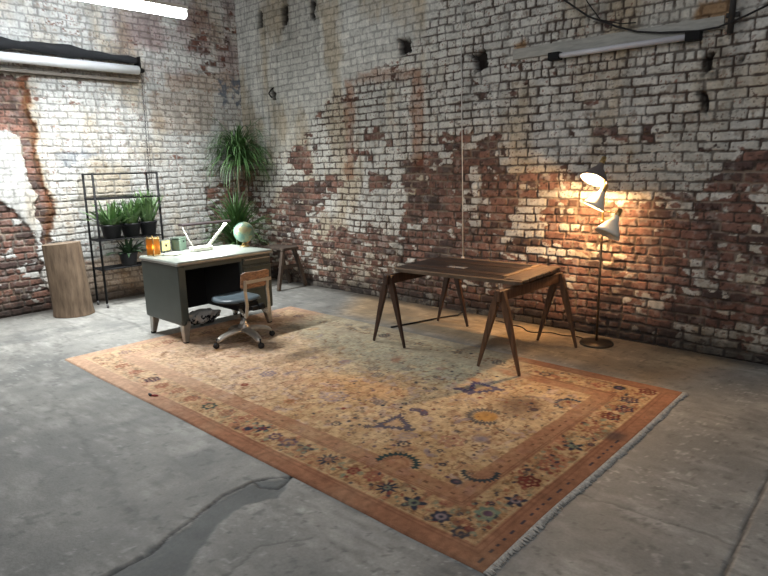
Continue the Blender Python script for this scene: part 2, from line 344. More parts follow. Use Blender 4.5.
# ------------------------------------------------------------------ floor
def make_floor():
    xs = np.unique(np.concatenate([np.arange(-.1, 4.2, .03), np.arange(4.2, 7.6, .0105), np.arange(7.6, 10.0, .08)]))
    ys = np.unique(np.concatenate([np.arange(-8.0, -5.0, .08), np.arange(-5.0, -2.2, .0105), np.arange(-2.2, .12, .022)]))
    X, Y = np.meshgrid(xs, ys)
    big = fbm(X * .8, Y * .8, 3, 5); mid = fbm(X * 4, Y * 4, 4, 5); fine = fbm(X * 28, Y * 28, 5, 4)
    base = mix(C(.185, .187, .178), C(.330, .325, .300), sst(.3, .7, big * .6 + mid * .4))
    base = base * (.86 + .28 * fine)[..., None]
    nx = X + .06 * (fbm(X * 6, Y * 6, 6, 3) - .5); ny = Y + .06 * (fbm(X * 6, Y * 6, 7, 3) - .5)
    # trowelled patches and stains, plus painted light falloff and lamp warmth
    base = mix(base, C(.37, .365, .35), .55 * sst(.62, .78, fbm(X * 2.2, Y * 5.5, 8, 5)))
    base = mix(base, C(.12, .125, .125), .50 * sst(.58, .75, fbm(X * 3.3, Y * 1.6, 9, 5)))
    base = mix(base, C(.48, .48, .45), .55 * sst(.66, .74, fbm(X * 34, Y * 40, 10, 4)) * sst(.42, .62, fbm(X * 2.7, Y * 2.7, 50, 3)))
    base = base * (1 + .9 * (fbm(X * 9, Y * 30, 51, 4) - .5) * sst(.4, .6, mid))[..., None]
    base = base * (1 - .22 * sst(-2.2, -4.2, Y))[..., None]  # light falloff toward the camera side painted into the concrete
    base = mix(base, C(.09, .09, .09), .6 * sst(.68, .76, fbm(X * 27, Y * 22, 12, 4)))
    base = mix(base, base * C(1.45, 1.08, .72), field(nx, ny, [(1, [(2.2, .1), (2.9, -.9), (6.2, -.95), (6.6, -.1), (6.4, .2)])], .2))  # warm pool of floor lamp light painted on the concrete
    def line(pts, w, jit=.02, s=0):
        d = np.full(X.shape, 9.)
        jx = X + jit * (fbm(X * 14, Y * 14, 20 + s, 3) - .5); jy = Y + jit * (fbm(X * 14, Y * 14, 21 + s, 3) - .5)
        for (a, b) in zip(pts[:-1], pts[1:]):
            a = np.array(a); e = np.array(b) - a
            t = np.clip(((jx - a[0]) * e[0] + (jy - a[1]) * e[1]) / (e @ e), 0, 1)
            d = np.minimum(d, np.hypot(jx - a[0] - e[0] * t, jy - a[1] - e[1] * t))
        return sst(w, w * .35, d)
    H = .003 * (mid - .5) + .0015 * (fine - .5)
    patch = field(nx + .07 * (fbm(X * 13, Y * 13, 70, 4) - .5), ny + .07 * (fbm(X * 13, Y * 13, 71, 4) - .5), [(1, [(5.25, -3.5), (5.15, -3.62), (5.14, -3.85), (5.22, -4.10), (5.30, -4.40), (5.30, -4.8), (5.75, -4.6), (5.55, -4.3), (5.42, -4.15), (5.30, -3.86), (5.36, -3.69)])], .012)
    base = mix(base, C(.085, .095, .095) * (.5 + 1.0 * mid)[..., None], .85 * patch); H = H - .006 * patch
    ck = np.maximum(line([(5.25, -3.50), (5.29, -3.63), (5.22, -3.68), (5.14, -3.68), (5.14, -3.85), (5.19, -4.02), (5.24, -4.18), (5.30, -4.32), (5.30, -4.55), (5.2, -5)], .0115), line([(5.25, -3.53), (5.20, -3.58), (5.14, -3.66)], .010, s=3))
    ck = np.maximum(ck, .8 * line([(7.12, -.3), (7.12, -1.72), (7.15, -2.63), (7.17, -3.4)], .012, .01, 5))
    ck = np.maximum(ck, .45 * line([(6.3, -2.74), (6.56, -2.71), (6.74, -2.69), (7.15, -2.66)], .012, .05, 7))
    ck = np.maximum(ck, .45 * line([(5.75, -2.9 - .9), (5.62, -4.0), (5.70, -4.25), (5.62, -4.5)], .010, .05, 9))
    ck = np.maximum(ck, .30 * line([(.37, -2.58), (1.32, -2.54), (1.9, -2.6)], .03, .03, 9))
    ck = np.maximum(ck, .28 * line([(1.2, -3.2), (3.0, -3.9), (4.75, -4.2), (5.2, -4.22)], .03, .16, 11))
    ck = np.maximum(ck, .25 * line([(0.3, -3.4), (1.6, -3.6), (2.6, -4.6), (4.4, -4.9)], .03, .16, 13))
    base = mix(base, C(.02, .02, .022), .85 * ck); H = H - .008 * ck
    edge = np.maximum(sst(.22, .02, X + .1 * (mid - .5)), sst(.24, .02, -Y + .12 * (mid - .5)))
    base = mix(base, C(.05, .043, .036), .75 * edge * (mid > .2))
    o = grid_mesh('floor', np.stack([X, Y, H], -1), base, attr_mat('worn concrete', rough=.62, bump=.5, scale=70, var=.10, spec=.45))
    tag(o, kind='structure')
make_floor()

# ------------------------------------------------------------------ rug
def make_rug():
    U0, U1, V0, V1 = 2.16, 6.45, -3.52, -1.02
    xs = np.concatenate([np.arange(U0, 3.6, .012), np.arange(3.6, U1, .0068), [U1]]); ys = np.concatenate([np.arange(V0, -2.0, .0068), np.arange(-2.0, V1, .010), [V1]])
    X, Y = np.meshgrid(xs, ys)
    fine = fbm(X * 40, Y * 40, 31, 3); mid = fbm(X * 7, Y * 7, 32, 4); big = fbm(X * 1.3, Y * 1.3, 33, 3)
    e = np.minimum(np.minimum(X - U0, U1 - X), np.minimum(Y - V0, V1 - Y)) + .006 * (fbm(X * 5, Y * 5, 34, 2) - .5)
    OR = C(.335, .160, .092); OR2 = C(.25, .105, .060); GOLD = C(.50, .325, .165); CREAM = C(.62, .45, .26); TAN = C(.38, .22, .11)
    NAVY = C(.028, .034, .055); RED = C(.20, .045, .035); GRN = C(.20, .22, .15); BRN = C(.22, .11, .055); LIL = C(.27, .21, .22); PUR = C(.12, .07, .10)
    c = mix(CREAM, GOLD, sst(.35, .65, big * .6 + mid * .4))
    gz = field(X + .25 * (mid - .5), Y + .25 * (big - .5), [(1, [(3.5, -1.75), (3.4, -1.0), (5.1, -1.15), (5.5, -1.5), (5.33, -1.98), (4.9, -2.05)])], .10)
    c = mix(c, C(.43, .40, .275), gz * .8)
    pk = field(X, Y, [(1, [(2.3, -3.1), (4.3, -3.1), (4.2, -2.3), (2.4, -2.2)])], .4)
    c = mix(c, C(.58, .41, .29), pk * .6)
    org = field(X, Y, [(1, [(4.1, -2.55), (4.7, -1.95), (5.1, -2.15), (4.8, -2.6)])], .15)
    c = mix(c, C(.56, .31, .14), org * .6)
    inner = e > .46
    # vines and scrolling tendrils in the field
    a1 = fbm(X * 5.2, Y * 5.2, 35, 2); a2 = fbm(X * 7.5 + 3, Y * 7.5, 36, 2)
    vine = np.maximum(sst(.010, .004, abs(a1 - .5)), sst(.010, .004, abs(a2 - .45)))
    c = mix(c, BRN * 1.3, vine * .38 * (e > .13))
    blot = sst(.56, .62, fbm(X * 19, Y * 19, 37, 2)); c = mix(c, mix(OR * 1.15, GOLD * .7, eq(mid)), blot * .55)
    blot = sst(.66, .70, fbm(X * 16, Y * 16, 38, 2)); c = mix(c, LIL * 1.4, blot * .42)
    # borders: plain stripe, guard lines, floral border, plain band
    bord = (e <= .33)
    cb = mix(GOLD * .95, TAN * 1.1, sst(.45, .7, mid)); cb = mix(cb, BRN * 1.3, vine * .5); cb = mix(cb, RED * 1.6, sst(.66, .70, fbm(X * 14, Y * 14, 39, 2)) * .5)
    cb = mix(cb, CREAM * .9, sst(.62, .68, fbm(X * 12, Y * 12, 40, 2)) * .5)
    cb = mix(cb, RED * 1.3, .6 * sst(.024, .008, abs(fbm(X * 17, Y * 17, 60, 2) - .55))); cb = mix(cb, C(.10, .10, .07), .5 * sst(.67, .71, fbm(X * 24, Y * 24, 61, 2)))
    c = mix(c, cb, sst(.336, .330, e))
    band = sst(.324, .330, e) * sst(.462, .456, e)
    c = mix(c, OR * (.85 + .3 * mid)[..., None], band * (.66 + .3 * eq(mid)))
    c = mix(c, BRN, band * .45 * sst(.03, .01, abs(fbm(X * 15, Y * 15, 62, 2) - .5)))
    c = mix(c, OR2 * .7, .6 * (sst(.006, .002, abs(e - .338)) + sst(.005, .002, abs(e - .352))))
    dash = (np.sin(X * 75) * np.sin(Y * 75) > .35) & (abs(e - .40) < .008) & (fine > .42)
    c = mix(c, OR2 * .35, dash * .7)
    c = mix(c, CREAM * .85, .6 * sst(.005, .002, abs(e - .128)))
    c = mix(c, OR * (.80 + .35 * mid)[..., None], sst(.122, .116, e))
    c = mix(c, OR2 * .75, .55 * (sst(.006, .002, abs(e - .085)) + sst(.004, .002, abs(e - .108))))
    lf = sst(4.6, 3.0, X + .5 * (mid - .5)); gz2 = field(X + .3 * (mid - .5), Y + .3 * (big - .5), [(1, [(2.9, -1.7), (2.7, -.9), (5.0, -.9), (5.35, -1.3), (5.3, -1.7), (4.4, -2.1)])], .12)
    c = mix(c, c * .45 + C(.72, .54, .40) * .55, lf * .85); c = mix(c, mix(C(.42, .385, .27), C(.33, .30, .22), eq(mid)), gz2 * .78)  # left side fades, with strip light brightness painted into the wool
    tr = fbm(X * 13, Y * 13, 47, 2); tr2 = fbm(X * 21 + 5, Y * 21, 48, 2)
    nb = (1 - .8 * band) * (e > .13); c = mix(c, BRN * .9, .75 * sst(.026, .008, abs(tr - .5)) * nb); c = mix(c, BRN * 1.1, .60 * sst(.035, .010, abs(tr2 - .42)) * nb)
    c = mix(c, CREAM * 1.05, .30 * sst(.62, .68, tr2) * nb)
    rt = (U1 - X < .12) & (Y < -1.3)
    dash = (np.sin(Y * 88 + 2 * np.sin(Y * 17)) > .25) & (abs(U1 - X - .052) < .009) & rt & (fbm(X * 6, Y * 6, 44, 2) > .42)
    c = mix(c, NAVY, dash * .85)
    def spot(u, v, r, kind, c1, c2=None, rot=0., asp=1., s=1.):
        nonlocal c
        R_ = r * 1.7
        ix = np.where((xs > u - R_) & (xs < u + R_))[0]; iy = np.where((ys > v - R_) & (ys < v + R_))[0]
        if len(ix) == 0 or len(iy) == 0: return
        sl = (slice(iy[0], iy[-1] + 1), slice(ix[0], ix[-1] + 1))
        x = X[sl] - u; y = Y[sl] - v
        cr, sr = math.cos(rot), math.sin(rot)
        a = (x * cr + y * sr) / r; b = (-x * sr + y * cr) / (r * asp)
        a = a + .10 * (fine[sl] - .5); b = b + .10 * (mid[sl] - .5)
        rho = np.hypot(a, b); th = np.arctan2(b, a)
        f = .14 / max(r / .05, .6)
        def put(m, cl): c[sl] = mix(c[sl], cl, np.clip(m, 0, 1) * s)
        if kind == 'star':
            pr = .72 + .30 * np.cos(9 * th); put(sst(f, -f, rho - pr), c1); put(sst(f, -f, rho - .30), c2)
            put(sst(f, -f, rho - .12), c1)
        elif kind == 'ring':
            pr = .85 + .12 * np.cos(7 * th); put(sst(f, -f, rho - pr), c1); put(sst(f, -f, rho - .48), c2)
            put(sst(f, -f, rho - .2), c1)
        elif kind == 'outline':
            pr = .85 + .14 * np.cos(6 * th + 1); put(sst(f, 0, abs(rho - pr) - .13), c1); put(sst(f, 0, abs(rho - .35) - .10), c1)
        elif kind == 'leafy':
            for t0, dd in ((0, .75), (1.3, .7), (2.5, .8), (3.7, .7), (5.0, .75)):
                px_, py_ = math.cos(t0) * dd * .65, math.sin(t0) * dd * .65
                q = np.hypot((a - px_) * math.cos(t0) + (b - py_) * math.sin(t0), 2.1 * (-(a - px_) * math.sin(t0) + (b - py_) * math.cos(t0)))
                put(sst(f, -f, q - .5), c1)
            put(sst(f, -f, rho - .40), c2); put(sst(f, -f, rho - .2), c1)
        elif kind == 'dot':
            put(sst(f, -f, rho - .85), c1)
            if c2 is not None: put(sst(f, -f, rho - .35), c2)
        elif kind == 'arch':
            m_ = sst(f, 0, abs(rho - .85) - .12 - .09 * np.cos(th * 24)) * (b > -.15); put(m_, c1)
            put(sst(f, 0, abs(rho - .5) - .05) * (b > 0), BRN)
            put(sst(f, -f, rho - .72) * (b > -.1) * .6, c2)
        elif kind == 'saw':
            tri = np.maximum(abs(a) * .9 + b * .55, -b - .45)
            put(sst(f, 0, abs(tri - .45) - .16 - .10 * np.cos(th * 16)), c1); put(sst(f, -f, tri - .22) * .6, c2)
        elif kind == 'chain':
            for q in range(5):
                t0 = -1.1 + q * .62; put(sst(f, 0, abs(np.hypot(a - .7 * math.sin(t0), b - .5 * math.cos(t0)) - .24) - .09), c1)
        elif kind == 'palm':
            put(sst(.1, 0, abs(rho - .85 - .12 * np.cos(th * 26)) - .13) * (a < .6) * .85, c1); put(sst(.1, -.1, rho - .62), c2)
        elif kind == 'blur':
            put(sst(1.1, .2, rho + .3 * (mid[sl] - .5)), c1)
    for p in [(5.73, -3.29)]: spot(*p, .062, 'star', NAVY, GRN)
    for p in [(5.92, -3.31), (5.08, -3.28)]: spot(*p, .068, 'leafy', NAVY, GRN, .5)
    spot(4.67, -3.27, .06, 'leafy', NAVY, RED, 1.2); spot(4.82, -3.29, .05, 'ring', PUR, GOLD)
    spot(6.09, -3.32, .055, 'ring', NAVY, LIL); spot(6.28, -2.98, .062, 'leafy', NAVY, LIL, 2.0); spot(4.95, -3.29, .06, 'ring', PUR, TAN)
    spot(6.23, -3.36, .05, 'ring', NAVY, TAN); spot(4.60, -3.33, .035, 'dot', NAVY); spot(6.24, -2.28, .06, 'leafy', NAVY, GRN, 1.)
    spot(6.24, -3.16, .068, 'ring', C(.17, .22, .16), C(.35, .33, .2)); spot(6.24, -3.16, .03, 'dot', PUR)
    for p in [(6.24, -2.78), (6.23, -1.74), (6.26, -1.17)]: spot(*p, .055, 'outline', RED * .7)
    spot(5.48, -3.28, .045, 'ring', RED, OR)
    for p in [(6.25, -1.57), (6.22, -1.40), (3.27, -3.28)]: spot(*p, .055, 'outline', PUR * .6)
    spot(4.09, -3.29, .06, 'ring', C(.05, .07, .06), GOLD); spot(5.28, -3.28, .065, 'star', NAVY, OR)
    spot(6.08, -1.22, .05, 'dot', NAVY, PUR)
    for p in [(3.65, -3.27), (4.45, -3.27), (3.46, -3.30), (3.87, -3.29), (4.28, -3.27), (3.0, -3.28), (2.75, -3.28), (6.23, -2.55), (6.23, -2.0), (5.6, -3.25)]:
        spot(*p, .05, 'outline', C(.28, .09, .06), s=.7)
    for k in range(9): spot(2.6 + k * .42, -1.26 + rng.uniform(-.03, .03), .055, rng.choice(['outline', 'ring', 'leafy']), rng.choice([NAVY, PUR, RED]), GOLD, rng.uniform(0, 6), s=.75)
    for k in range(5): spot(2.40, -3.1 + k * .42, .055, 'outline', rng.choice([PUR, RED]), s=.6)
    spot(5.15, -2.83, .036, 'star', NAVY, PUR); spot(5.13, -2.74, .018, 'dot', NAVY)
    for p in [(5.09, -2.41), (5.09, -2.07), (5.42, -2.42), (5.69, -2.80), (5.80, -2.92)]: spot(*p, .024, 'dot', NAVY, GOLD, .5, .8)
    spot(5.81, -1.95, .036, 'dot', NAVY, C(.08, .09, .14)); spot(5.96, -3.02, .040, 'dot', NAVY, PUR, .3, .8)
    for p in [(3.31, -1.2), (3.5, -1.17), (4.43, -2.02), (4.64, -1.85), (4.56, -2.1), (4.95, -2.5)]: spot(*p, .045, 'outline', C(.13, .12, .12), s=.7)
    spot(4.83, -2.73, .02, 'dot', RED)
    spot(4.97, -2.93, .038, 'ring', NAVY, CREAM); spot(5.48, -2.87, .048, 'ring', NAVY, CREAM); spot(3.87, -2.63, .06, 'outline', LIL)
    spot(5.60, -3.07, .125, 'arch', C(.03, .055, .055), OR * 1.1, .25); spot(6.00, -2.86, .10, 'arch', C(.03, .045, .055), OR, -2.6)
    spot(5.24, -2.66, .10, 'saw', C(.05, .05, .10), TAN * 1.3, .5); spot(5.30, -1.82, .11, 'saw', C(.07, .06, .12), TAN, 1.0)
    spot(5.25, -2.47, .075, 'chain', C(.08, .06, .11)); spot(5.24, -1.98, .065, 'chain', C(.08, .06, .11))
    spot(5.63, -2.24, .125, 'palm', C(.05, .055, .07), C(.50, .26, .08), .4)
    spot(5.67, -2.66, .075, 'outline', C(.38, .19, .13), s=.8); spot(4.45, -2.88, .05, 'ring', C(.4, .2, .1), BRN); spot(5.79, -2.53, .055, 'blur', LIL)
    spot(3.93, -2.89, .035, 'dot', RED, OR); spot(4.63, -2.62, .09, 'outline', LIL * 1.2, s=.6)
    spot(5.70, -1.95, .22, 'blur', C(.12, .06, .04), None, .3, 1.2, .75); spot(6.36, -2.0, .10, 'blur', C(.06, .05, .05), None, 0, 1, .75)
    spot(5.95, -1.72, .10, 'arch', C(.06, .07, .09), TAN, 1.3)
    r2 = random.Random(5)
    for k in range(1500):
        u = r2.uniform(2.65, 5.98); v = r2.uniform(-3.02, -1.5)
        kk = r2.random(); near = min(1, max(.35, (u - 3.3) / 1.6))
        r = r2.uniform(.007, .019)
        spot(u, v, r, 'dot' if kk < .75 else 'outline', r2.choice([NAVY, NAVY, NAVY, PUR, RED, BRN, C(.07, .07, .07)]), r2.choice([None, GOLD]), r2.uniform(0, 6), r2.uniform(.45, 1), near * (1. if kk < .4 else .65))
    for k in range(46):
        u = r2.uniform(2.7, 5.9); v = r2.uniform(-2.95, -1.5)
        spot(u, v, r2.uniform(.04, .075), r2.choice(['outline', 'palm', 'chain', 'ring']), r2.choice([TAN, BRN, LIL, C(.3, .14, .09)]), r2.choice([OR, GOLD, CREAM]), r2.uniform(0, 6), .7, .55)
    for k in range(700):                         # small sprigs of the floral border
        t = r2.random(); a = r2.uniform(.14, .32)
        if t < .45: u, v = r2.uniform(U0 + .15, U1 - .15), V0 + a
        elif t < .8: u, v = U1 - a, r2.uniform(V0 + .15, V1 - .15)
        elif t < .92: u, v = r2.uniform(U0 + .15, U1 - .15), V1 - a
        else: u, v = U0 + a, r2.uniform(V0 + .15, V1 - .15)
        spot(u, v, r2.uniform(.008, .022), r2.choice(['dot', 'dot', 'outline']), r2.choice([RED, BRN, GRN, NAVY, OR2]), None, r2.uniform(0, 6), r2.uniform(.4, 1), .85 if u > 4.4 else .5)
    worn = sst(.5, .72, fbm(X * 3, Y * 2, 45, 4)); c = mix(c, c * .6 + C(.2, .155, .10), worn * .35)
    c = c * (.66 + .62 * fine)[..., None] * (1 - .27 * sst(4.4, 6.2, X) * sst(-1.6, -2.8, Y))[..., None]  # dimmer light at the front right painted into the rug colour
    H = .010 + .002 * (mid - .5) + .0012 * fine
    wob = .012 * (fbm(X * 1.7, Y * 1.7, 46, 2) - .5)
    ed = sst(0.0, .004, np.minimum(np.minimum(X - U0, U1 - X), np.minimum(Y - V0, V1 - Y)))
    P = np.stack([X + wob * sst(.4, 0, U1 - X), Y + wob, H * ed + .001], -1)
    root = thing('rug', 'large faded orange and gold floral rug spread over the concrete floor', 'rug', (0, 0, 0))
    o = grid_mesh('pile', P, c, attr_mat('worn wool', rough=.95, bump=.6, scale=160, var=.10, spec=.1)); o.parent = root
    M_f = mat('fringe wool', (.40, .38, .34), rough=.95, var=.35, scale=60, bump=.5)
    for (ub, side, n) in ((U1, 1, 640), (U0, -1, 300)):
        fr = MB()
        for k in range(n):
            v = V0 + (V1 - V0) * (k + .5) / n; w = .012 * (vn(np.array([ub * 1.7]), np.array([v * 1.7]), 46)[0] - .5)
            ll = (.030 if side > 0 else .018) * r2.uniform(.5, 1.2) * (.75 + .5 * vn(np.array([v * 6.]), np.array([2.]), 3)[0])
            p0 = Vector((ub - side * .006 + w, v, .008)); p1 = Vector((ub + side * ll + w, v + r2.uniform(-.012, .012), .004))
            fr.tube([p0, (p0 + p1) / 2 + Vector((0, 0, .001)), p1], [.0032, .0034, .002], 5)
        tag(fr.build('fringe', M_f, root), 'short off-white wool fringe')
    tk = MB()
    tk.tube([(3.555, -3.448, .016), (3.585, -3.456, .018), (3.605, -3.455, .017)], [.008, .010, .008], 8)
    tk2 = MB(); tk2.tube([(3.603, -3.452, .016), (3.625, -3.44, .018), (3.642, -3.425, .016)], [.007, .009, .005], 8)
    t = thing('cloth_scrap', 'tiny crumpled red and black scrap lying at the front edge of the rug', 'scrap', (0, 0, 0))
    tk.build('black_end', mat('black scrap', (.02, .02, .025)), t); tk2.build('red_end', mat('red scrap', (.3, .03, .03)), t)
make_rug()
# ------------------------------------------------------------------ shared materials
M_desk = mat('grey green enamel', (.052, .063, .056), rough=.42, var=.12, scale=6, bump=.03)
M_top = mat('pale linoleum', (.25, .28, .25), rough=.38, var=.08, scale=8, bump=.02)
M_trimmetal = mat('dull aluminium edge', (.33, .32, .30), rough=.35, metal=.8, var=.1)
M_steel = mat('brushed steel', (.42, .40, .37), rough=.38, metal=.85, var=.15, scale=20, bump=.05)
M_alu = mat('cast aluminium', (.50, .47, .42), rough=.42, metal=.75, var=.15, scale=14, bump=.05)
M_black = mat('black enamel', (.008, .008, .009), rough=.6, var=.2, spec=.2)
M_rub = mat('black rubber', (.015, .014, .014), rough=.7, var=.2)
M_shadow = mat('painted kneehole shadow', (.006, .007, .009), rough=.9, var=.2)  # shade of the kneehole painted as a near-black colour
M_vinyl = mat('blue grey vinyl', (.075, .105, .125), rough=.38, var=.2, scale=9, bump=.06)
M_woodback = mat('chipped painted wood', (.46, .24, .12), c2=(.13, .07, .045), rough=.6, scale=26, bump=.25, stretch=(1, 1, 2.5))
M_white = mat('white enamel', (.70, .69, .64), rough=.4, var=.05)
M_brass = mat('aged brass', (.55, .38, .16), rough=.35, metal=.8, var=.15)
M_leaf = mat('long green leaf', (.10, .20, .06), c2=(.022, .07, .02), rough=.5, scale=5, bump=.05)
M_leaf2 = mat('pale green leaf', (.22, .36, .14), c2=(.04, .11, .038), rough=.5, scale=7, bump=.05)
M_leafd = mat('dark green leaf', (.035, .08, .03), c2=(.012, .03, .014), rough=.55, scale=6)
M_pot = mat('black plastic pot', (.014, .015, .019), rough=.5, var=.2)
M_soil = mat('potting soil', (.03, .022, .016), rough=1, var=.4, scale=60, bump=.8)
M_darkwood = mat('dark stained wood', (.060, .026, .015), c2=(.020, .010, .007), rough=.5, scale=9, bump=.12, stretch=(5, 5, .6))
M_lampwood = mat('worn lamplit wood', (.17, .085, .042), c2=(.055, .026, .014), rough=.55, scale=9, bump=.2, stretch=(5, 5, .6))  # brown with the floor lamp's warmth painted in, for the right trestle
M_oldwood = mat('weathered bench wood', (.11, .080, .06), c2=(.035, .025, .02), rough=.85, scale=14, bump=.4, stretch=(1, 1, .3))

# ------------------------------------------------------------------ steel desk
DX, DY = 2.61, -2.63      # front left corner; length runs +Y, depth runs -X
def steel_desk():
    D = thing('steel_desk', 'dark grey-green metal tanker desk with a pale top and open kneehole', 'desk', (DX, DY, 0))
    L, W, zb, zt = 1.04, .72, .18, .78
    m = MB()                                      # left end panel (closed box, rounded)
    m.box(-W + .01, -.005, .0, .055, zb, zt - .035); m.build('side_panel', M_desk, D, bevel=.022)
    m = MB(); m.box(-W + .01, -.012, .67, L, zb, zt - .035); m.build('pedestal', M_desk, D, bevel=.016)
    m = MB(); m.box(-W + .012, -W + .035, .05, .68, .175, zt - .035); m.build('modesty_panel', M_shadow, D)
    m = MB(); m.box(-W + .04, -.035, .664, .6705, .185, zt - .09); m.build('kneehole_shadow', M_shadow, D)  # added panel, coloured near black to stand for shade beside the pedestal
    m = MB(); m.box(-W + .03, -.010, .05, .68, zt - .085, zt - .034); m.build('apron', M_desk, D, bevel=.006)
    m = MB(); m.box(-.030, -.004, .0, .075, zb + .04, zt - .05); m.build('front_stile', M_desk, D, bevel=.010)
    m = MB(); m.box(-W, .012, -.010, L + .010, zt - .030, zt); m.build('desk_top', M_top, D, bevel=.014)
    m = MB(); m.box(-W - .003, .016, -.014, L + .014, zt - .040, zt - .012); m.build('edge_band', M_trimmetal, D, bevel=.010)
    for z0, z1 in ((.655, .725), (.43, .645), (.20, .42)):
        q = MB(); q.box(-.013, .004, .69, L - .02, z0, z1)
        dr = q.build('drawer', M_desk, D, bevel=.005)
        h = MB(); h.box(.003, .020, .70, L - .035, z1 - .022, z1 - .010); h.build('handle', M_trimmetal if z0 > .6 else M_desk, dr, bevel=.004)
    for (x, y, sx, sy) in ((-.055, .06, 1, -1), (-W + .07, .06, -1, -1), (-.055, L - .06, 1, 1), (-W + .07, L - .06, -1, 1)):
        q = MB(); q.beam((x - .01 * sx, y, zb + .03), (x + .015 * sx, y + .02 * sy, .016), .085, .075, .045, .045, up=(1, 0, 0))
        lg = q.build('leg', M_steel, D, bevel=.008)
        q = MB(); g0 = .0135 if sx > 0 else .001; q.lathe([(0, g0), (.026, g0), (.026, .022), (0, .022)], 16, (x + .015 * sx, y + .02 * sy, 0)); q.build('foot_glide', M_rub, lg)
    return D
steel_desk()
ZT = .781

# ------------------------------------------------------------------ swivel chair
def swivel_chair():
    cx, cy = 2.985, -2.225
    Ch = thing('swivel_chair', 'low metal office swivel chair with blue-grey seat and chipped wooden backrest', 'chair', (cx, cy, .012), rz=0.02)
    # base: four sweeping arms
    for k in range(4):
        a = k * PI / 2 - .12
        dx, dy = math.cos(a), math.sin(a)
        q = MB(); prof = [(.0, .122, .120), (.09, .120, .112), (.17, .108, .100), (.235, .086, .086), (.290, .052, .066)]
        vs = []; fs = []
        for (r, z, w) in prof:
            for (sw, sz) in ((-1, -.35), (-.8, .55), (0, 1), (.8, .55), (1, -.35), (0, -.5)):
                vs.append((dx * r - dy * w * sw / 2, dy * r + dx * w * sw / 2, z + .034 * sz))
        n = 6
        for i in range(len(prof) - 1):
            for j in range(n):
                fs.append((i * n + j, i * n + (j + 1) % n, (i + 1) * n + (j + 1) % n, (i + 1) * n + j))
        fs += [tuple(range(n)), tuple(range((len(prof) - 1) * n, len(prof) * n))]
        q.add(vs, fs, True); q.build('base_arm', M_alu, Ch, sub=1)
        c = MB(); px, py = dx * .278, dy * .278
        c.tube([(px, py, .03), (px, py, .085)], .009, 10)
        c.lathe([(0, -.022), (.020, -.022), (.026, -.010), (.026, .010), (.020, .022), (0, .022)], 18, (px + .012 * dx, py + .012 * dy, .026), (-dy, dx, .0))
        c.build('caster', M_rub, Ch)
    q = MB(); q.lathe([(0, .100), (.056, .100), (.052, .165), (.030, .190), (.030, .20), (.022, .21), (.022, .30), (0, .30)], 24); q.build('hub', M_steel, Ch)
    q = MB(); q.tube([(.05, -.05, .20), (.08, -.08, .215)], [.012, .015], 10); q.build('height_knob', M_alu, Ch)
    q = MB(); q.tube([(0, 0, .24), (0, 0, .385)], .028, 18); q.box(-.12, .14, -.075, .075, .365, .395); q.box(-.04, .20, -.03, .03, .33, .37); q.build('seat_mechanism', M_black, Ch, bevel=.005)
    q = MB(); q.lathe([(0, -.03), (.028, -.03), (.028, .03), (0, .03)], 16, (.15, .09, .345), (0, 1, 0)); q.build('tension_knob', M_black, Ch)
    # seat: shaped cushion pad over a pan
    n = 20; vs = []; fs = []
    for i in range(n + 1):
        for j in range(n + 1):
            a = i / n * 2 - 1; b = j / n * 2 - 1
            x = a * math.sqrt(max(0, 1 - b * b * .42)) * .205 - .065; y = b * math.sqrt(max(0, 1 - a * a * .42)) * .215 - .02
            e = max(abs(a), abs(b))
            z = .435 - .012 * (1 - min(1, (a * a + b * b))) - .028 * max(0, (e - .8) / .2) ** 2 + .010 * (a < -.4) * (-a - .4)
            vs.append((x, y, z))
    nb = len(vs)
    for v in list(vs): vs.append((v[0] * .96, v[1] * .96, .405))
    m_ = n + 1
    for i in range(n):
        for j in range(n):
            k = i * m_ + j; fs.append((k, k + m_, k + m_ + 1, k + 1)); fs.append((nb + k, nb + k + 1, nb + k + m_ + 1, nb + k + m_))
    per = [(i, 0) for i in range(n)] + [(n, j) for j in range(n)] + [(i, n) for i in range(n, 0, -1)] + [(0, j) for j in range(n, 0, -1)]
    for p_, q_ in zip(per, per[1:] + per[:1]):
        a_, b_ = p_[0] * m_ + p_[1], q_[0] * m_ + q_[1]; fs.append((a_, b_, nb + b_, nb + a_))
    q = MB(); q.add(vs, fs, True); q.build('seat', M_vinyl, Ch)
    q = MB(); q.lathe([(0, .388), (.18, .388), (.205, .405), (.205, .412), (0, .412)], 28, (-.055, -.02, 0)); q.build('seat_pan', M_black, Ch)
    # back bars bent up from beneath the seat
    for s in (-1, 1):
        q = MB(); pts = [(.10, s * .10, .345), (.18, s * .115, .30), (.225, s * .125, .30), (.235, s * .118, .40), (.222, s * .120, .52), (.235, s * .122, .625)]
        for p0, p1 in zip(pts[:-1], pts[1:]): q.beam(p0, p1, .030, .012, up=(1, 0, 0))
        q.build('back_bar', M_alu, Ch, bevel=.003)
    # backrest: curved wood panel
    vs = []; fs = []; N = 16
    for t in (0, 1):
        for i in range(N + 1):
            a = i / N * 2 - 1; y = a * .150; x = .222 + .030 * -(a * a) + .018 * t - .002
            tp = .695 - .022 * a ** 6 + .008 * a * a; bt = .550 + .020 * a ** 6 - .010 * a * a
            tilt = .02
            vs += [(x - .0, y, bt), (x + tilt * .5, y, (bt + tp) / 2), (x + tilt, y, tp)]
    S = (N + 1) * 3
    for i in range(N):
        for k in range(2):
            a_ = i * 3 + k
            fs.append((a_, a_ + 1, a_ + 4, a_ + 3)); fs.append((S + a_, S + a_ + 3, S + a_ + 4, S + a_ + 1))
        fs.append((i * 3, i * 3 + 3, S + i * 3 + 3, S + i * 3)); fs.append((i * 3 + 2, S + i * 3 + 2, S + i * 3 + 5, i * 3 + 5))
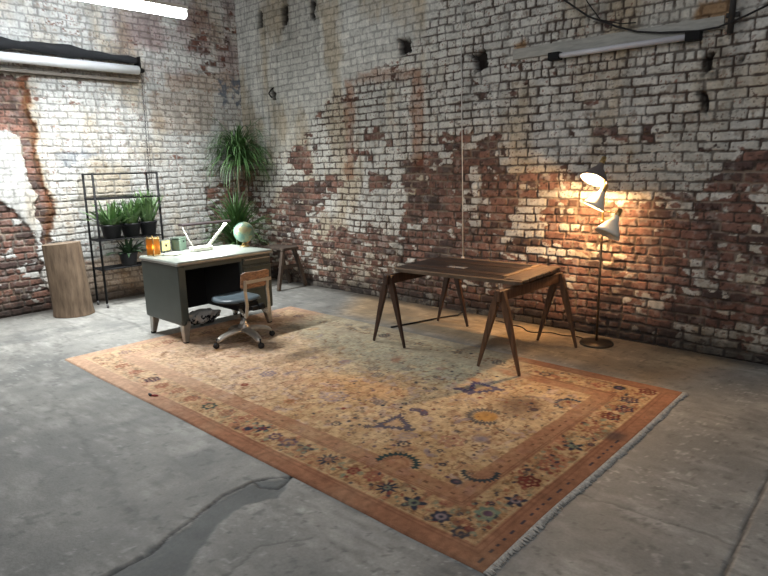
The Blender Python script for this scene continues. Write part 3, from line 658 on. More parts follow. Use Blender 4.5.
    fs += [(0, S, S + 1, 1), (1, S + 1, S + 2, 2), (N * 3, N * 3 + 1, S + N * 3 + 1, S + N * 3), (N * 3 + 1, N * 3 + 2, S + N * 3 + 2, S + N * 3 + 1)]
    q = MB(); q.add(vs, fs, False); q.build('backrest', M_woodback, Ch, bevel=.004)
    q = MB()
    q.beam((.262, -.14, .612), (.262, .14, .612), .006, .030); q.build('back_bracket', M_alu, Ch, bevel=.002)
    return Ch
swivel_chair()

# ------------------------------------------------------------------ things on the desk
def desk_lamp():
    T = thing('desk_lamp', 'long-shaded fluorescent desk lamp on V-shaped arms, lit, on the desk', 'lamp', (2.10, -2.0, ZT))
    q = MB(); q.box(-.055, .055, -.185, .03, 0, .045); q.build('lamp_base', M_white, T, bevel=.01)
    q = MB(); yc = -.0
    vs = []; pr = [(-.050, .004), (-.046, .016), (-.030, .026), (.030, .026), (.046, .016), (.050, .004), (.043, .005), (.028, .020), (-.028, .020), (-.043, .005)]
    n = len(pr)
    for y in (-.285, .265):
        for (x, z) in pr: vs.append((x, y, .262 + z))
    fs = [(i, (i + 1) % n, n + (i + 1) % n, n + i) for i in range(n)] + [tuple(range(6)), tuple(range(n, n + 6))]
    q.add(vs, fs, False); q.build('lamp_shade', mat('purplish grey shade', (.17, .14, .145), rough=.3, metal=.5, var=.1), T)
    q = MB(); q.tube([(0, -.26, .270), (0, .24, .270)], .009, 12)
    q.build('tube', mat('lit tube', (1, 1, 1), emit=(.95, 1, .97), es=60), T)
    q = MB(); q.tube([(.0, -.16, .04), (.0, -.22, .14), (.0, -.275, .262)], .006, 8); q.build('arm', M_white, T)
    q = MB(); q.beam((0, .0, .035), (0, .235, .258), .028, .012, up=(1, 0, 0)); q.build('arm', M_white, T, bevel=.003)
    return T
desk_lamp()

def globe():
    T = thing('globe', 'pale green desk globe on a small gold stand', 'globe', (2.20, -1.62, ZT))
    q = MB(); q.lathe([(0, .0), (.052, .0), (.052, .006), (.03, .012), (.008, .018), (.006, .04), (0, .04)], 24); q.build('base', M_brass, T)
    q = MB(); pts = []
    for k in range(15):
        a = -PI / 2 - .2 + k / 14 * 2.2; pts.append((0.0, .118 * math.cos(a), .152 + .118 * math.sin(a)))
    q.tube(pts, .004, 8); q.tube([(-.03, -.03, .006), (.02, .0, .05)], .003, 6); q.tube([(.03, .03, .006), (-.0, .0, .04)], .003, 6); q.build('cradle', M_brass, T)
    q = MB(); N = 24; q.lathe([(.1085 * math.sin(PI * i / N), -.1085 * math.cos(PI * i / N)) for i in range(N + 1)], 40, (0, 0, 0), (.0, .25, .97))
    m, nt, b = nodes('globe map'); Nn = nt.nodes; Lk = nt.links
    tc = Nn.new('ShaderNodeTexCoord'); nz = Nn.new('ShaderNodeTexNoise'); nz.inputs['Scale'].default_value = 9; nz.inputs['Detail'].default_value = 5
    r = Nn.new('ShaderNodeValToRGB'); r.color_ramp.interpolation = 'LINEAR'
    r.color_ramp.elements[0].position = .47; r.color_ramp.elements[0].color = (.11, .21, .165, 1)
    r.color_ramp.elements[1].position = .52; r.color_ramp.elements[1].color = (.24, .29, .18, 1)
    e = r.color_ramp.elements.new(.60); e.color = (.27, .24, .13, 1)
    Lk.new(tc.outputs['Object'], nz.inputs['Vector']); Lk.new(nz.outputs['Fac'], r.inputs['Fac']); Lk.new(r.outputs['Color'], b.inputs['Base Color']); b.inputs['Roughness'].default_value = .35
    q.build('sphere', m, T, loc=(0, 0, .152))
    return T
globe()

def lantern():
    T = thing('candle_lantern', 'small glowing amber glass lantern on the near-left corner of the desk', 'lantern', (1.985, -2.53, ZT), rz=.35)
    q = MB(); q.box(-.055, .055, -.055, .055, 0, .010); q.build('base', M_brass, T, bevel=.002)
    q = MB(); q.box(-.055, .055, -.055, .055, .168, .178); q.build('roof', M_brass, T, bevel=.002)
    for sx, sy in ((-1, -1), (1, -1), (1, 1), (-1, 1)):
        q = MB(); q.box(sx * .052 - .004, sx * .052 + .004, sy * .052 - .004, sy * .052 + .004, .008, .17); q.build('post', M_brass, T)
        q = MB(); q.lathe([(0, 0), (.010, .0), (.011, .008), (.006, .016), (0, .018)], 12, (sx * .042, sy * .042, .178)); q.build('finial', M_brass, T)
    m, nt, b = nodes('amber glass'); b.inputs['Base Color'].default_value = (.62, .33, .07, 1); b.inputs['Transmission Weight'].default_value = .8
    b.inputs['Roughness'].default_value = .35; b.inputs['IOR'].default_value = 1.1
    b.inputs['Emission Color'].default_value = (1, .45, .08, 1); b.inputs['Emission Strength'].default_value = .05
    nz = nt.nodes.new('ShaderNodeTexNoise'); nz.inputs['Scale'].default_value = 30; bp = nt.nodes.new('ShaderNodeBump'); bp.inputs['Strength'].default_value = .2
    nt.links.new(nz.outputs['Fac'], bp.inputs['Height']); nt.links.new(bp.outputs['Normal'], b.inputs['Normal'])
    q = MB()
    for s in (-1, 1):
        q.box(s * .052 - .001, s * .052 + .001, -.048, .048, .010, .168); q.box(-.048, .048, s * .052 - .001, s * .052 + .001, .010, .168)
    q.build('glass_pane', m, T)
    q = MB(); q.lathe([(0, .010), (.022, .010), (.022, .060), (0, .060)], 16); q.build('candle', mat('wax', (.8, .7, .5)), T)
    q = MB(); q.lathe([(0, .060), (.010, .068), (.013, .080), (.008, .098), (0, .115)], 12); q.build('flame', mat('candle flame', (1, .8, .4), emit=(1, .62, .18), es=60), T)
lantern()
bpy.data.objects['candle_lantern'].scale = (.80, .80, .95)

def desk_clock():
    T = thing('desk_clock', 'small square cream-faced clock between the lantern and the green box', 'clock', (1.86, -2.345, ZT), rz=.25)
    q = MB(); q.box(-.02, .018, -.062, .062, 0.004, .125); q.build('case', mat('dark clock case', (.05, .06, .045), rough=.4), T, bevel=.005)
    q = MB(); q.box(.018, .021, -.052, .052, .014, .115); q.build('face', mat('cream clock face', (.42, .38, .15), var=.08, scale=30, emit=(.9, .8, .3), es=.08), T, bevel=.001)
    q = MB(); q.lathe([(0, 0), (.012, 0), (.012, .003), (0, .003)], 16, (.021, 0, .066), (1, 0, 0)); q.beam((.023, 0, .066), (.023, .022, .085), .003, .002, up=(1, 0, 0)); q.beam((.023, 0, .066), (.023, -.012, .092), .003, .002, up=(1, 0, 0))
    q.build('hands', M_black, T)
    for y in (-.0375, .0375):
        q = MB(); q.box(-.02, .02, y - .008, y + .008, 0, .006); q.build('foot', M_black, T)
desk_clock()
def green_box():
    T = thing('green_box', 'small grey-green enamel box beside the cream-faced clock', 'box', (1.86, -2.19, ZT), rz=.55)
    q = MB(); q.box(-.05, .05, -.07, .07, 0, .12); q.build('body', mat('sage enamel', (.045, .07, .05), rough=.4, var=.15), T, bevel=.012)
    q = MB(); q.box(-.052, .052, -.072, .072, .122, .135); q.build('lid', mat('sage enamel lid', (.055, .08, .06), rough=.4), T, bevel=.005)
    q = MB(); q.lathe([(0, 0), (.008, 0), (.008, .012), (0, .014)], 12, (.052, 0, .095), (1, 0, 0)); q.build('latch', M_black, T)
green_box()
q = MB(); q.box(-.075, .075, -.10, .10, 0, .006); q.box(-.07, .078, -.095, .098, .006, .010, Matrix.Rotation(.12, 4, 'Z'))
o = q.build('paper_stack', mat('aged paper', (.62, .60, .48), var=.1), None, bevel=.001, loc=(2.10, -2.37, ZT)); o.rotation_euler.z = .3
tag(o, 'thin stack of papers lying on the desk in front of the clock', 'papers')

def cloth_bundle():
    q = MB(); N = 36; R_ = 18; vs = []; fs = []
    for i in range(R_ + 1):
        t = i / R_; ph = t * PI
        for k in range(N):
            a = 2 * PI * k / N
            w = 1 + .18 * math.sin(3 * a + 2.0 * t * 4) + .10 * math.sin(7 * a - t * 9) + .06 * math.sin(13 * a + t * 20)
            r = math.sin(ph) ** .6 * w
            z = .078 - .072 * math.cos(ph) + .014 * math.sin(5 * a + 6 * t) * math.sin(ph) + .01 * math.sin(11 * a + 3) * math.sin(ph)
            vs.append((r * .10 * math.cos(a), r * .165 * math.sin(a), max(.0, z)))
    for i in range(R_):
        for k in range(N):
            k2 = (k + 1) % N; fs.append((i * N + k, i * N + k2, (i + 1) * N + k2, (i + 1) * N + k))
    q.add(vs, fs, True)
    m, nt, b = nodes('patterned cloth'); Nn = nt.nodes; Lk = nt.links
    tc = Nn.new('ShaderNodeTexCoord'); nz = Nn.new('ShaderNodeTexNoise'); nz.inputs['Scale'].default_value = 16; nz.inputs['Distortion'].default_value = 1.5
    sp = Nn.new('ShaderNodeSeparateXYZ'); ad = Nn.new('ShaderNodeMath'); ad.operation = 'MULTIPLY_ADD'; ad.inputs[1].default_value = 2.6; ad.inputs[2].default_value = -.17
    ad2 = Nn.new('ShaderNodeMath'); r = Nn.new('ShaderNodeValToRGB'); r.color_ramp.elements[0].position = .46; r.color_ramp.elements[1].position = .54
    r.color_ramp.elements[0].color = (.008, .009, .014, 1); r.color_ramp.elements[1].color = (.52, .50, .46, 1)
    Lk.new(tc.outputs['Object'], nz.inputs['Vector']); Lk.new(tc.outputs['Object'], sp.inputs[0]); Lk.new(sp.outputs['Z'], ad.inputs[0]); Lk.new(ad.outputs[0], ad2.inputs[0]); Lk.new(nz.outputs['Fac'], ad2.inputs[1])
    Lk.new(ad2.outputs[0], r.inputs['Fac']); Lk.new(r.outputs['Color'], b.inputs['Base Color']); b.inputs['Roughness'].default_value = .8
    o = q.build('cloth_bundle', m, None, loc=(2.06, -2.10, .013)); tag(o, 'crumpled black and white cloth bundle on the rug under the desk', 'bundle')
cloth_bundle()

# ------------------------------------------------------------------ leaves
LIM = [None, None]
def leaf(q, base, az, el, length, w, droop, n=7, twist=0.0, fold=.25):
    """a strap leaf leaving its base at azimuth az, elevation el and bending down under gravity"""
    p = Vector(base); d = Vector((math.cos(az) * math.cos(el), math.sin(az) * math.cos(el), math.sin(el)))
    st = length / n; pts = [p.copy()]; ds = [d.copy()]
    for i in range(n):
        p = p + d * st
        if LIM[0] is not None: p = Vector((max(p.x, LIM[0] + .01 * math.sin(i * 2 + az)), min(p.y, LIM[1] + .01 * math.sin(i + az * 3)), p.z))
        d = (d + Vector((0, 0, -droop * (i + 1) / n))).normalized(); pts.append(p.copy()); ds.append(d.copy())
    vs = []; fs = []
    for i, (p, d) in enumerate(zip(pts, ds)):
        t = i / n; side = d.cross(Vector((0, 0, 1)))
        side = side.normalized() if side.length > .05 else Vector((-math.sin(az), math.cos(az), 0))
        up = side.cross(d).normalized(); ww = w * (math.sin(PI * min(1, .22 + .78 * t)) ** .7) * .5 if i < n else .0004
        side = side * math.cos(twist * t) + up * math.sin(twist * t)
        vs += [p - side * ww + up * ww * fold, p, p + side * ww + up * ww * fold]
    for i in range(n):
        a = i * 3; fs += [(a, a + 1, a + 4, a + 3), (a + 1, a + 2, a + 5, a + 4)]
    q.add(vs, fs, True)

def pot_mesh(q, r, h, n=28):
    q.lathe([(0, 0), (r * .76, 0), (r * .97, h * .86), (r * 1.04, h * .87), (r * 1.04, h), (r * .96, h), (r * .92, h * .86), (0, h * .86)], n)

# ------------------------------------------------------------------ plant rack by the left wall
RY0, RY1, RX0, RX1, RZ = -2.40, -1.625, .17, .44, 1.575
def rack():
    T = thing('plant_rack', 'tall thin black metal rack on casters against the white brick wall', 'rack', (.305, (RY0 + RY1) / 2, 0))
    ox, oy = .305, (RY0 + RY1) / 2
    for x in (RX0, RX1):
        for y in (RY0, RY1):
            q = MB(); q.tube([(x - ox, y - oy, .055), (x - ox, y - oy, RZ)], .0135, 10); p = q.build('post', M_black, T)
            c = MB(); c.lathe([(0, -.012), (.022, -.012), (.026, -.006), (.026, .006), (.022, .012), (0, .012)], 16, (x - ox + .012, y - oy, .0285), (.3, 1, 0)); c.tube([(x - ox, y - oy, .03), (x - ox, y - oy, .06)], .010, 8)
            c.build('caster', mat('grey caster', (.12, .12, .12), rough=.5) if x == RX0 and y == RY0 else bpy.data.materials['grey caster'], p)
    for z in (RZ - .012, 1.28):
        for (a, b) in (((RX0, RY0), (RX1, RY0)), ((RX1, RY0), (RX1, RY1)), ((RX1, RY1), (RX0, RY1)), ((RX0, RY1), (RX0, RY0))):
            q = MB(); q.tube([(a[0] - ox, a[1] - oy, z), (b[0] - ox, b[1] - oy, z)], .008, 8); q.build('rail', M_black, T)
    for z in (.455, .80):
        q = MB()
        for k in range(8):
            x = RX0 + (RX1 - RX0) * k / 7; q.tube([(x - ox, RY0 - oy, z), (x - ox, RY1 - oy, z)], .004 if 0 < k < 7 else .008, 6)
        for y in (RY0, RY0 + .26, RY1 - .26, RY1): q.tube([(RX0 - ox, y - oy, z - .006), (RX1 - ox, y - oy, z - .006)], .006, 6)
        q.build('shelf', M_black, T)
rack()

def strap_plant(loc, label, seed, r=.10, h=.15, nleaf=34, length=.30, w=.028, m=None, elev=(0.9, 1.5), droop=.10, cat='plant', group=None):
    T = thing('potted_plant', label, cat, loc, group=group); R2 = random.Random(seed)
    q = MB(); pot_mesh(q, r, h); q.build('pot', M_pot, T)
    q = MB(); q.lathe([(0, h * .875), (r * .5, h * .89), (r * .92, h * .865)], 20); q.build('soil', M_soil, T)
    q = MB()
    for k in range(nleaf):
        az = R2.uniform(0, 2 * PI); rr = R2.uniform(0, r * .7); el = R2.uniform(*elev)
        leaf(q, (rr * math.cos(az), rr * math.sin(az), h * .86), az + R2.uniform(-.4, .4), el, length * R2.uniform(.6, 1.1), w * R2.uniform(.7, 1.2), droop * R2.uniform(.3, 1.6), 6, R2.uniform(-.6, .6))
    q.build('foliage', m or M_leaf2, T)
    return T
SH = .810
strap_plant((.30, -2.19, SH), 'bright green strap-leaved plant in a black pot, leftmost of three on the rack', 1, .122, .16, 90, .32, .034, elev=(.45, 1.5))
strap_plant((.30, -1.955, SH), 'upright dense green plant in a black pot, middle of three on the rack', 2, .118, .16, 80, .33, .036, elev=(.8, 1.55))
strap_plant((.31, -1.735, SH), 'tall pale green plant in a black pot, rightmost of three on the rack', 3, .108, .165, 66, .43, .034, elev=(.85, 1.55))
strap_plant((.30, -2.02, .465), 'dark leafy plant in a black pot on the lower rack shelf', 4, .11, .15, 44, .26, .04, M_leafd, elev=(.2, 1.3), droop=.28)

# ------------------------------------------------------------------ log
def log():
    q = MB(); N = 56; rings = 16; vs = []; fs = []
    for i in range(rings + 1):
        t = i / rings; z = .005 + t * .815
        cxo = .0; cyo = -.045 * t
        for k in range(N):
            a = 2 * PI * k / N
            r = .207 * (1 + .022 * math.sin(3 * a + 1) + .012 * math.sin(8 * a + 2 * t) + .008 * math.sin(17 * a + 5 * t)) - .012 * t + .012 * max(0, .12 - t) * 6
            r -= .022 * math.exp(-((a - .35) / .06) ** 2) * min(1, t * 1.3)
            r += .010 * math.exp(-((a - 5.9) / .15) ** 2 - ((t - .28) / .05) ** 2)
            vs.append((cxo + r * math.cos(a), cyo + r * math.sin(a), z + (.012 * math.sin(a + 1) if i == rings else 0)))
    for i in range(rings):
        for k in range(N):
            k2 = (k + 1) % N; fs.append((i * N + k, i * N + k2, (i + 1) * N + k2, (i + 1) * N + k))
    q.add(vs, fs, True)
    T = thing('tree_stump', 'upright section of bare brown tree trunk standing by the left wall', 'stump', (.43, -2.77, 0))
    q.build('trunk', mat('weathered log', (.25, .175, .115), c2=(.10, .066, .042), rough=.85, scale=8, bump=.5, stretch=(3, 3, .5)), T)
    q = MB(); vs = [vs[rings * N + k] for k in range(N)] + [(0, -.045, .82)]
    q.add([(v[0] * 1, v[1], v[2] + .001) for v in vs], [(k, (k + 1) % N, N) for k in range(N)], False)
    q.build('cut_top', mat('cut wood end', (.24, .18, .125), c2=(.12, .085, .06), rough=.85, scale=18, bump=.3), T)
log()

# ------------------------------------------------------------------ corner plants
def tall_plant():
    T = thing('corner_palm', 'tall slender palm-like plant with a drooping leafy crown in the corner', 'plant', (.36, -.36, 0)); R2 = random.Random(12); LIM[:] = [-.30, .30]
    q = MB(); pot_mesh(q, .15, .27); q.build('pot', M_pot, T)
    q = MB(); q.lathe([(0, .235), (.13, .235)], 20); q.build('soil', M_soil, T)
    q = MB(); q.tube([(0, 0, .2), (-.015, .01, .6), (.0, -.02, 1.0), (-.02, -.03, 1.4), (-.01, -.0, 1.78)], [.032, .026, .022, .020, .022], 10); q.build('trunk', mat('grey trunk', (.22, .20, .165), c2=(.12, .10, .08), scale=20, bump=.4), T)
    q = MB()
    for k in range(330):
        az = R2.uniform(0, 2 * PI); el = R2.uniform(-.1, 1.25); z = 1.72 + R2.uniform(-.12, .16)
        leaf(q, (R2.uniform(-.03, .03), R2.uniform(-.03, .03), z), az, el, R2.uniform(.42, .80), R2.uniform(.012, .020), R2.uniform(.34, .80), 9, R2.uniform(-.5, .5))
    for k in range(16):
        leaf(q, (0, 0, 1.82), R2.uniform(0, 6.3), R2.uniform(1.25, 1.55), R2.uniform(.26, .42), .018, .04, 6)
    q.build('crown', M_leaf, T)
    q = MB()
    for k in range(26):
        az = R2.uniform(0, 2 * PI)
        leaf(q, (0, 0, 1.62), az, R2.uniform(-.6, .3), R2.uniform(.3, .5), .012, .8, 8, R2.uniform(-.8, .8))
    q.build('dry_leaves', mat('straw leaf', (.25, .20, .11), c2=(.12, .10, .06)), T)
tall_plant()
def low_plant():
    T = thing('bushy_plant', 'bushy green plant with arching strap leaves behind the desk globe', 'plant', (.56, -.62, 0)); R2 = random.Random(22); LIM[:] = [-.49, .55]
    q = MB(); pot_mesh(q, .17, .30); q.build('pot', M_pot, T)
    q = MB(); q.lathe([(0, .26), (.15, .26)], 20); q.build('soil', M_soil, T)
    q = MB()
    q.tube([(0, 0, .25), (0, 0, .62)], [.03, .022], 10); q.build('stem', bpy.data.materials['grey trunk'], T)
    q = MB()
    for k in range(380):
        az = R2.uniform(0, 2 * PI); z = R2.uniform(.45, .80)
        leaf(q, (R2.uniform(-.03, .03), R2.uniform(-.03, .03), z), az, R2.uniform(.1, 1.45), R2.uniform(.40, .70), R2.uniform(.016, .026), R2.uniform(.12, .42), 8, R2.uniform(-.5, .5))
    q.build('foliage', M_leaf, T)
low_plant(); LIM[:] = [None, None]

# ------------------------------------------------------------------ rustic bench behind the desk
def bench():
    T = thing('wooden_bench', 'small rough wooden trestle bench between the desk and the brick wall', 'bench', (1.20, -.33, 0))
    zt = .56
    q = MB(); q.box(-.30, .16, -.13, .13, zt - .035, zt); q.build('top', M_oldwood, T, bevel=.006)
    for (a, b) in (((.10, -.09, zt - .03), (.12, -.21, .003)), ((.10, .09, zt - .03), (.10, .27, .003)), ((-.24, -.09, zt - .03), (-.26, -.21, .003)), ((-.24, .09, zt - .03), (-.24, .27, .003))):
        q = MB(); q.beam(a, b, .045, .055, .040, .045, up=(1, 0, 0)); q.build('leg', M_oldwood, T, bevel=.004)
    q = MB(); q.beam((.10, -.12, .30), (.10, .14, .30), .025, .045); q.build('stretcher', M_oldwood, T, bevel=.003)
    q = MB(); q.beam((-.24, -.12, .30), (-.24, .14, .30), .025, .045); q.build('stretcher', M_oldwood, T, bevel=.003)
bench()

# ------------------------------------------------------------------ trestle table
TH = .665
def trestle(x, label, M, y0=-1.44, y1=-.50, yf0=-1.455, yf1=-.49, warm=False):
    T = thing('trestle', label, 'trestle', (x, (y0 + y1) / 2, 0), group=None)
    oy = (y0 + y1) / 2; zb = TH - .040
    q = MB(); q.beam((0, y0 - oy - .045, zb - .020), (0, y1 - oy + .045, zb - .020), .040, .085); q.build('beam', M, T, bevel=.006)
    for (yy, yf) in ((y0 - oy, yf0 - oy), (y1 - oy, yf1 - oy)):
        for s in (-1, 1):
            q = MB(); foot = .004 if yf > -.5 + 0 else .004
            zf = .013 if yf < 0 else .001; k0 = Vector((s * .016, yy, zb + .018)); k2 = Vector((s * .185, yf, zf)); k1 = k0.lerp(k2, .24)
            q.beam(k0, k1, .034, .036, .058, .036, up=(0, 1, 0)); q.beam(k1, k2, .058, .036, .020, .018, up=(0, 1, 0)); q.build('leg', M, T, bevel=.003)
        q = MB(); q.box(-.055, .055, yy - .012, yy + .012, zb - .10, zb - .05); q.build('cross_tie', M, T, bevel=.003)
    return T
t1 = trestle(4.09, 'dark A-frame wooden trestle under the left end of the plank table', M_darkwood)
t2 = trestle(5.23, 'A-frame wooden trestle in painted lamplit brown under the right end of the plank table', M_lampwood)
for t in (t1, t2): t.location.z = .002
for t in (t1, t2):
    for c in t.children:
        pass
def table_top():
    T = thing('plank_tabletop', 'dark weathered plank tabletop with rounded corners resting on two trestles', 'tabletop', (4.04, -1.37, TH + .001), rz=.07)
    L, D, th = 1.27, .84, .028
    # planks running along the length, ends following rounded corners
    def xlim(y):
        e = min(y, D - y); r = .10
        return 0 if e > r else r - math.sqrt(max(0, r * r - (r - e) ** 2))
    ys = [0, .055, .18, .30, .43, .56, .68, .785, D]
    mt = [mat('plank wood %d' % k, c1, c2=c2, rough=.5, scale=7, bump=.35, stretch=(.7, 9, 1), spec=.3) for k, (c1, c2) in enumerate((((.22, .16, .11), (.05, .032, .022)), ((.040, .028, .024), (.005, .004, .004)), ((.065, .040, .030), (.006, .004, .004)), ((.028, .022, .024), (.004, .0035, .004))))]
    for k in range(len(ys) - 1):
        a, b = ys[k] + .0015, ys[k + 1] - .0015; n = 8; vs = []; dz = rng.uniform(-.002, .002)
        x_end = L - (.02 * rng.random() if 0 < k < 7 else 0)
        yy = [a + (b - a) * i / n for i in range(n + 1)]
        for z in (0, th + dz):
            for y in yy: vs += [(xlim(y), y, z), (x_end - xlim(y) * .6, y, z)]
        m_ = (n + 1) * 2; fs = []
        for i in range(n):
            p = i * 2; fs += [(p, p + 2, p + 3, p + 1), (m_ + p, m_ + p + 1, m_ + p + 3, m_ + p + 2), (p, m_ + p, m_ + p + 2, p + 2), (p + 1, p + 3, m_ + p + 3, m_ + p + 1)]
        fs += [(0, 1, m_ + 1, m_), (n * 2, m_ + n * 2, m_ + n * 2 + 1, n * 2 + 1)]
        q = MB(); q.add(vs, fs, False); q.build('plank', mt[0 if k in (0, 7) else (1, 2, 3, 1, 2, 3)[k - 1]], T, bevel=.003)
    q = MB(); q.box(1.045, 1.085, .13, .80, th, th + .010); b = q.build('batten', mat('pale batten', (.24, .16, .095), c2=(.13, .08, .045), scale=12, bump=.2, stretch=(6, 1, 1)), T, bevel=.002); tag(b, 'paler strip of wood across the planks')
    q = MB(); q.box(1.089, 1.255, .06, .79, th, th + .004); b = q.build('end_panel', mat('brown end board', (.15, .095, .06), c2=(.055, .034, .024), scale=9, bump=.3, stretch=(5, 1, 1)), T, bevel=.001)
    return T
table_top()
o = MB().box(-.09, .09, -.035, .035, 0, .002).build('shiny_strip', mat('glossy grey', (.5, .5, .52), rough=.25, metal=.6), None, loc=(4.52, -1.01, TH + .0325)); o.rotation_euler.z = .1  # thin glossy strip laid on the planks
tag(o, 'small shiny grey strip lying on the dark planks of the tabletop', 'strip')

# ------------------------------------------------------------------ floor lamp
def floor_lamp():
    bx, by = 5.50, -.27
    T = thing('floor_lamp', 'slim floor lamp with three cone shades glowing warm against the brick wall', 'lamp', (bx, by, 0))
    M_b = mat('bronze base', (.10, .075, .05), rough=.45, metal=.6, var=.15); M_p = mat('bronze pole', (.16, .10, .055), rough=.4, metal=.6)
    q = MB(); q.lathe([(0, .003), (.142, .003), (.145, .010), (.140, .020), (.04, .028), (.016, .034), (0, .034)], 48); q.build('base', M_b, T)
    q = MB(); q.tube([(0, 0, .03), (0, 0, 1.02)], .011, 14); q.build('pole', M_p, T)
    q = MB(); q.tube([(0, 0, 1.02), (0, 0, 1.50)], .010, 14); q.lathe([(0, 1.075), (.017, 1.075), (.017, 1.10), (0, 1.10)], 14); q.lathe([(0, 1.325), (.017, 1.325), (.017, 1.35), (0, 1.35)], 14); q.build('upper_pole', M_brass, T)
    def shade(neck, direction, R_, Ln, hot, lbl, m):
        d = Vector(direction).normalized(); nk = Vector(neck)
        q = MB(); q.lathe([(.020, -.02), (.026, .0), (.034, .03), (R_ * .55, Ln * .42), (R_ * .88, Ln * .80), (R_, Ln), (R_ * .985, Ln - .001), (R_ * .86, Ln * .79), (R_ * .52, Ln * .42), (.030, .032), (.016, .01)], 40, nk, d)
        s = q.build('lamp_shade', m, T); 
        q = MB(); q.lathe([(0, -.075), (.020, -.072), (.023, -.02), (.023, .01), (0, .012)], 20, nk, d); q.build('socket', M_brass, s)
        q = MB(); c = nk + d * (Ln * .50); rb = .034
        q.lathe([(rb * math.sin(PI * i / 12), -rb * math.cos(PI * i / 12)) for i in range(13)], 20, c, d)
        q.build('bulb', mat('bulb %s' % lbl, (1, .9, .75), emit=(1, .72, .42), es=hot), s)
        q = MB(); q.tube([nk - d * .045, Vector((0, 0, nk.z - d.z * .045)) if abs(nk.x) + abs(nk.y) > .03 else Vector((0, 0, nk.z))], .006, 8); q.build('swivel_arm', M_brass, s)
        return c, d
    M_s = mat('cream enamel shade', (.88, .82, .68), rough=.4, var=.05); M_sd = mat('taupe enamel shade', (.16, .13, .12), rough=.45, var=.05)
    out = []
    out.append(shade((-.055, .040, 1.560), (-.150, -.50, -.83), .116, .150, 40, 'lit', M_sd))
    out.append(shade((.0, -.040, 1.335), (-.36, -.30, -.89), .094, .140, 40, 'warm', M_s))
    out.append(shade((.125, -.020, 1.130), (-.26, -.42, -.85), .110, .165, 0, 'spare', M_s))
    return bx, by, out
LB = floor_lamp()

# ------------------------------------------------------------------ strip lights, rolls, cords on the walls
def ceiling_strip():
    X, z = 1.2, 3.27
    for i, (y0, y1) in enumerate(((-2.72, -1.50), (-4.0, -2.78))):
        T = thing('strip_light', 'long bright white fluorescent strip hung in front of the left wall', 'strip light', (X, (y0 + y1) / 2, z), group='bright overhead strip lights')
        h = (y1 - y0) / 2
        q = MB(); q.box(-.06, .06, -h, h, .045, .080); q.build('housing', M_white, T, bevel=.004)
        q = MB(); q.tube([(0, -h + .02, .004), (0, h - .02, .004)], .050, 20); q.build('tube', M_tube, T)
        for s in (-1, 1):
            q = MB(); q.box(-.02, .02, s * (h - .010) - .010, s * (h - .010) + .010, -.02, .035); q.build('end_cap', M_white, T)
            q = MB(); q.tube([(0, s * h * .7, .075), (0, s * h * .7, .70)], .003, 6); q.build('hanging_wire', M_steel, T)
M_tube = mat('lit fluorescent tube', (1, 1, 1), emit=(.90, .96, 1.0), es=43)
ceiling_strip()

def backdrop_rolls():
    T = thing('backdrop_roll', 'long white backdrop roll mounted high on the left wall', 'roll', (.14, -2.6, 2.80))
    q = MB(); q.tube([(0, -1.6, 0), (0, 1.02, 0)], .052, 22); q.build('paper_roll', mat('white roll paper', (.80, .82, .85), rough=.5, var=.04), T)
    q = MB(); q.tube([(0, 1.02, 0), (0, 1.07, 0)], .030, 14); q.build('end_plug', M_black, T)
    q = MB(); q.box(-.125, .02, 1.035, 1.05, -.03, .16); q.lathe([(0, 0), (.022, 0), (.022, .03), (0, .03)], 12, (0, 1.06, 0), (0, 1, 0)); q.build('bracket', M_black, T)
    q = MB(); pts = []; rs = []
    for k in range(28):
        t = k / 27; y = -1.6 + 2.60 * t
        rs.append(.058 + .012 * math.sin(t * 21) + .008 * math.sin(t * 47) - (.034 * max(0, (t - .80) / .2))); pts.append((.012 * math.sin(t * 13), y, .020 * math.sin(t * 3) - .018 * t))
    q.tube(pts, rs, 16)
    o = q.build('black_fabric_roll', mat('black fabric', (.010, .011, .014), rough=.85, scale=25, bump=.5), None, loc=(.14, -2.6, 2.925)); tag(o, 'rumpled black fabric roll lying along the top of the white backdrop roll', 'fabric roll')
    q = MB(); q.box(.0, .07, -4.3, -1.55, 2.665, 2.70); o = q.build('wooden_batten', mat('old batten', (.13, .11, .09), scale=12), None, bevel=.003); tag(o, 'thin wooden batten fixed to the wall below the white backdrop roll', 'batten')
    q = MB(); pts = []
    y = -1.545
    for k in range(64):
        z = 2.79 - k * .0215
        q.lathe([(.0085, -.003), (.0125, 0), (.0085, .003)], 8, (.14 + .004 * math.sin(k * .3), y - .0004 * k, z), (1, 0, 0) if k % 2 else (0, 1, 0), closed=True)
    q.tube([(.14, y + .02, 2.79), (.145, y + .012, 2.1), (.14, y, 1.42)], .003, 6)
    o = q.build('pull_chain', mat('dull chain', (.08, .08, .085), rough=.5, metal=.5), None); tag(o, 'thin dark pull chain hanging from the end of the backdrop roll', 'chain')
backdrop_rolls()

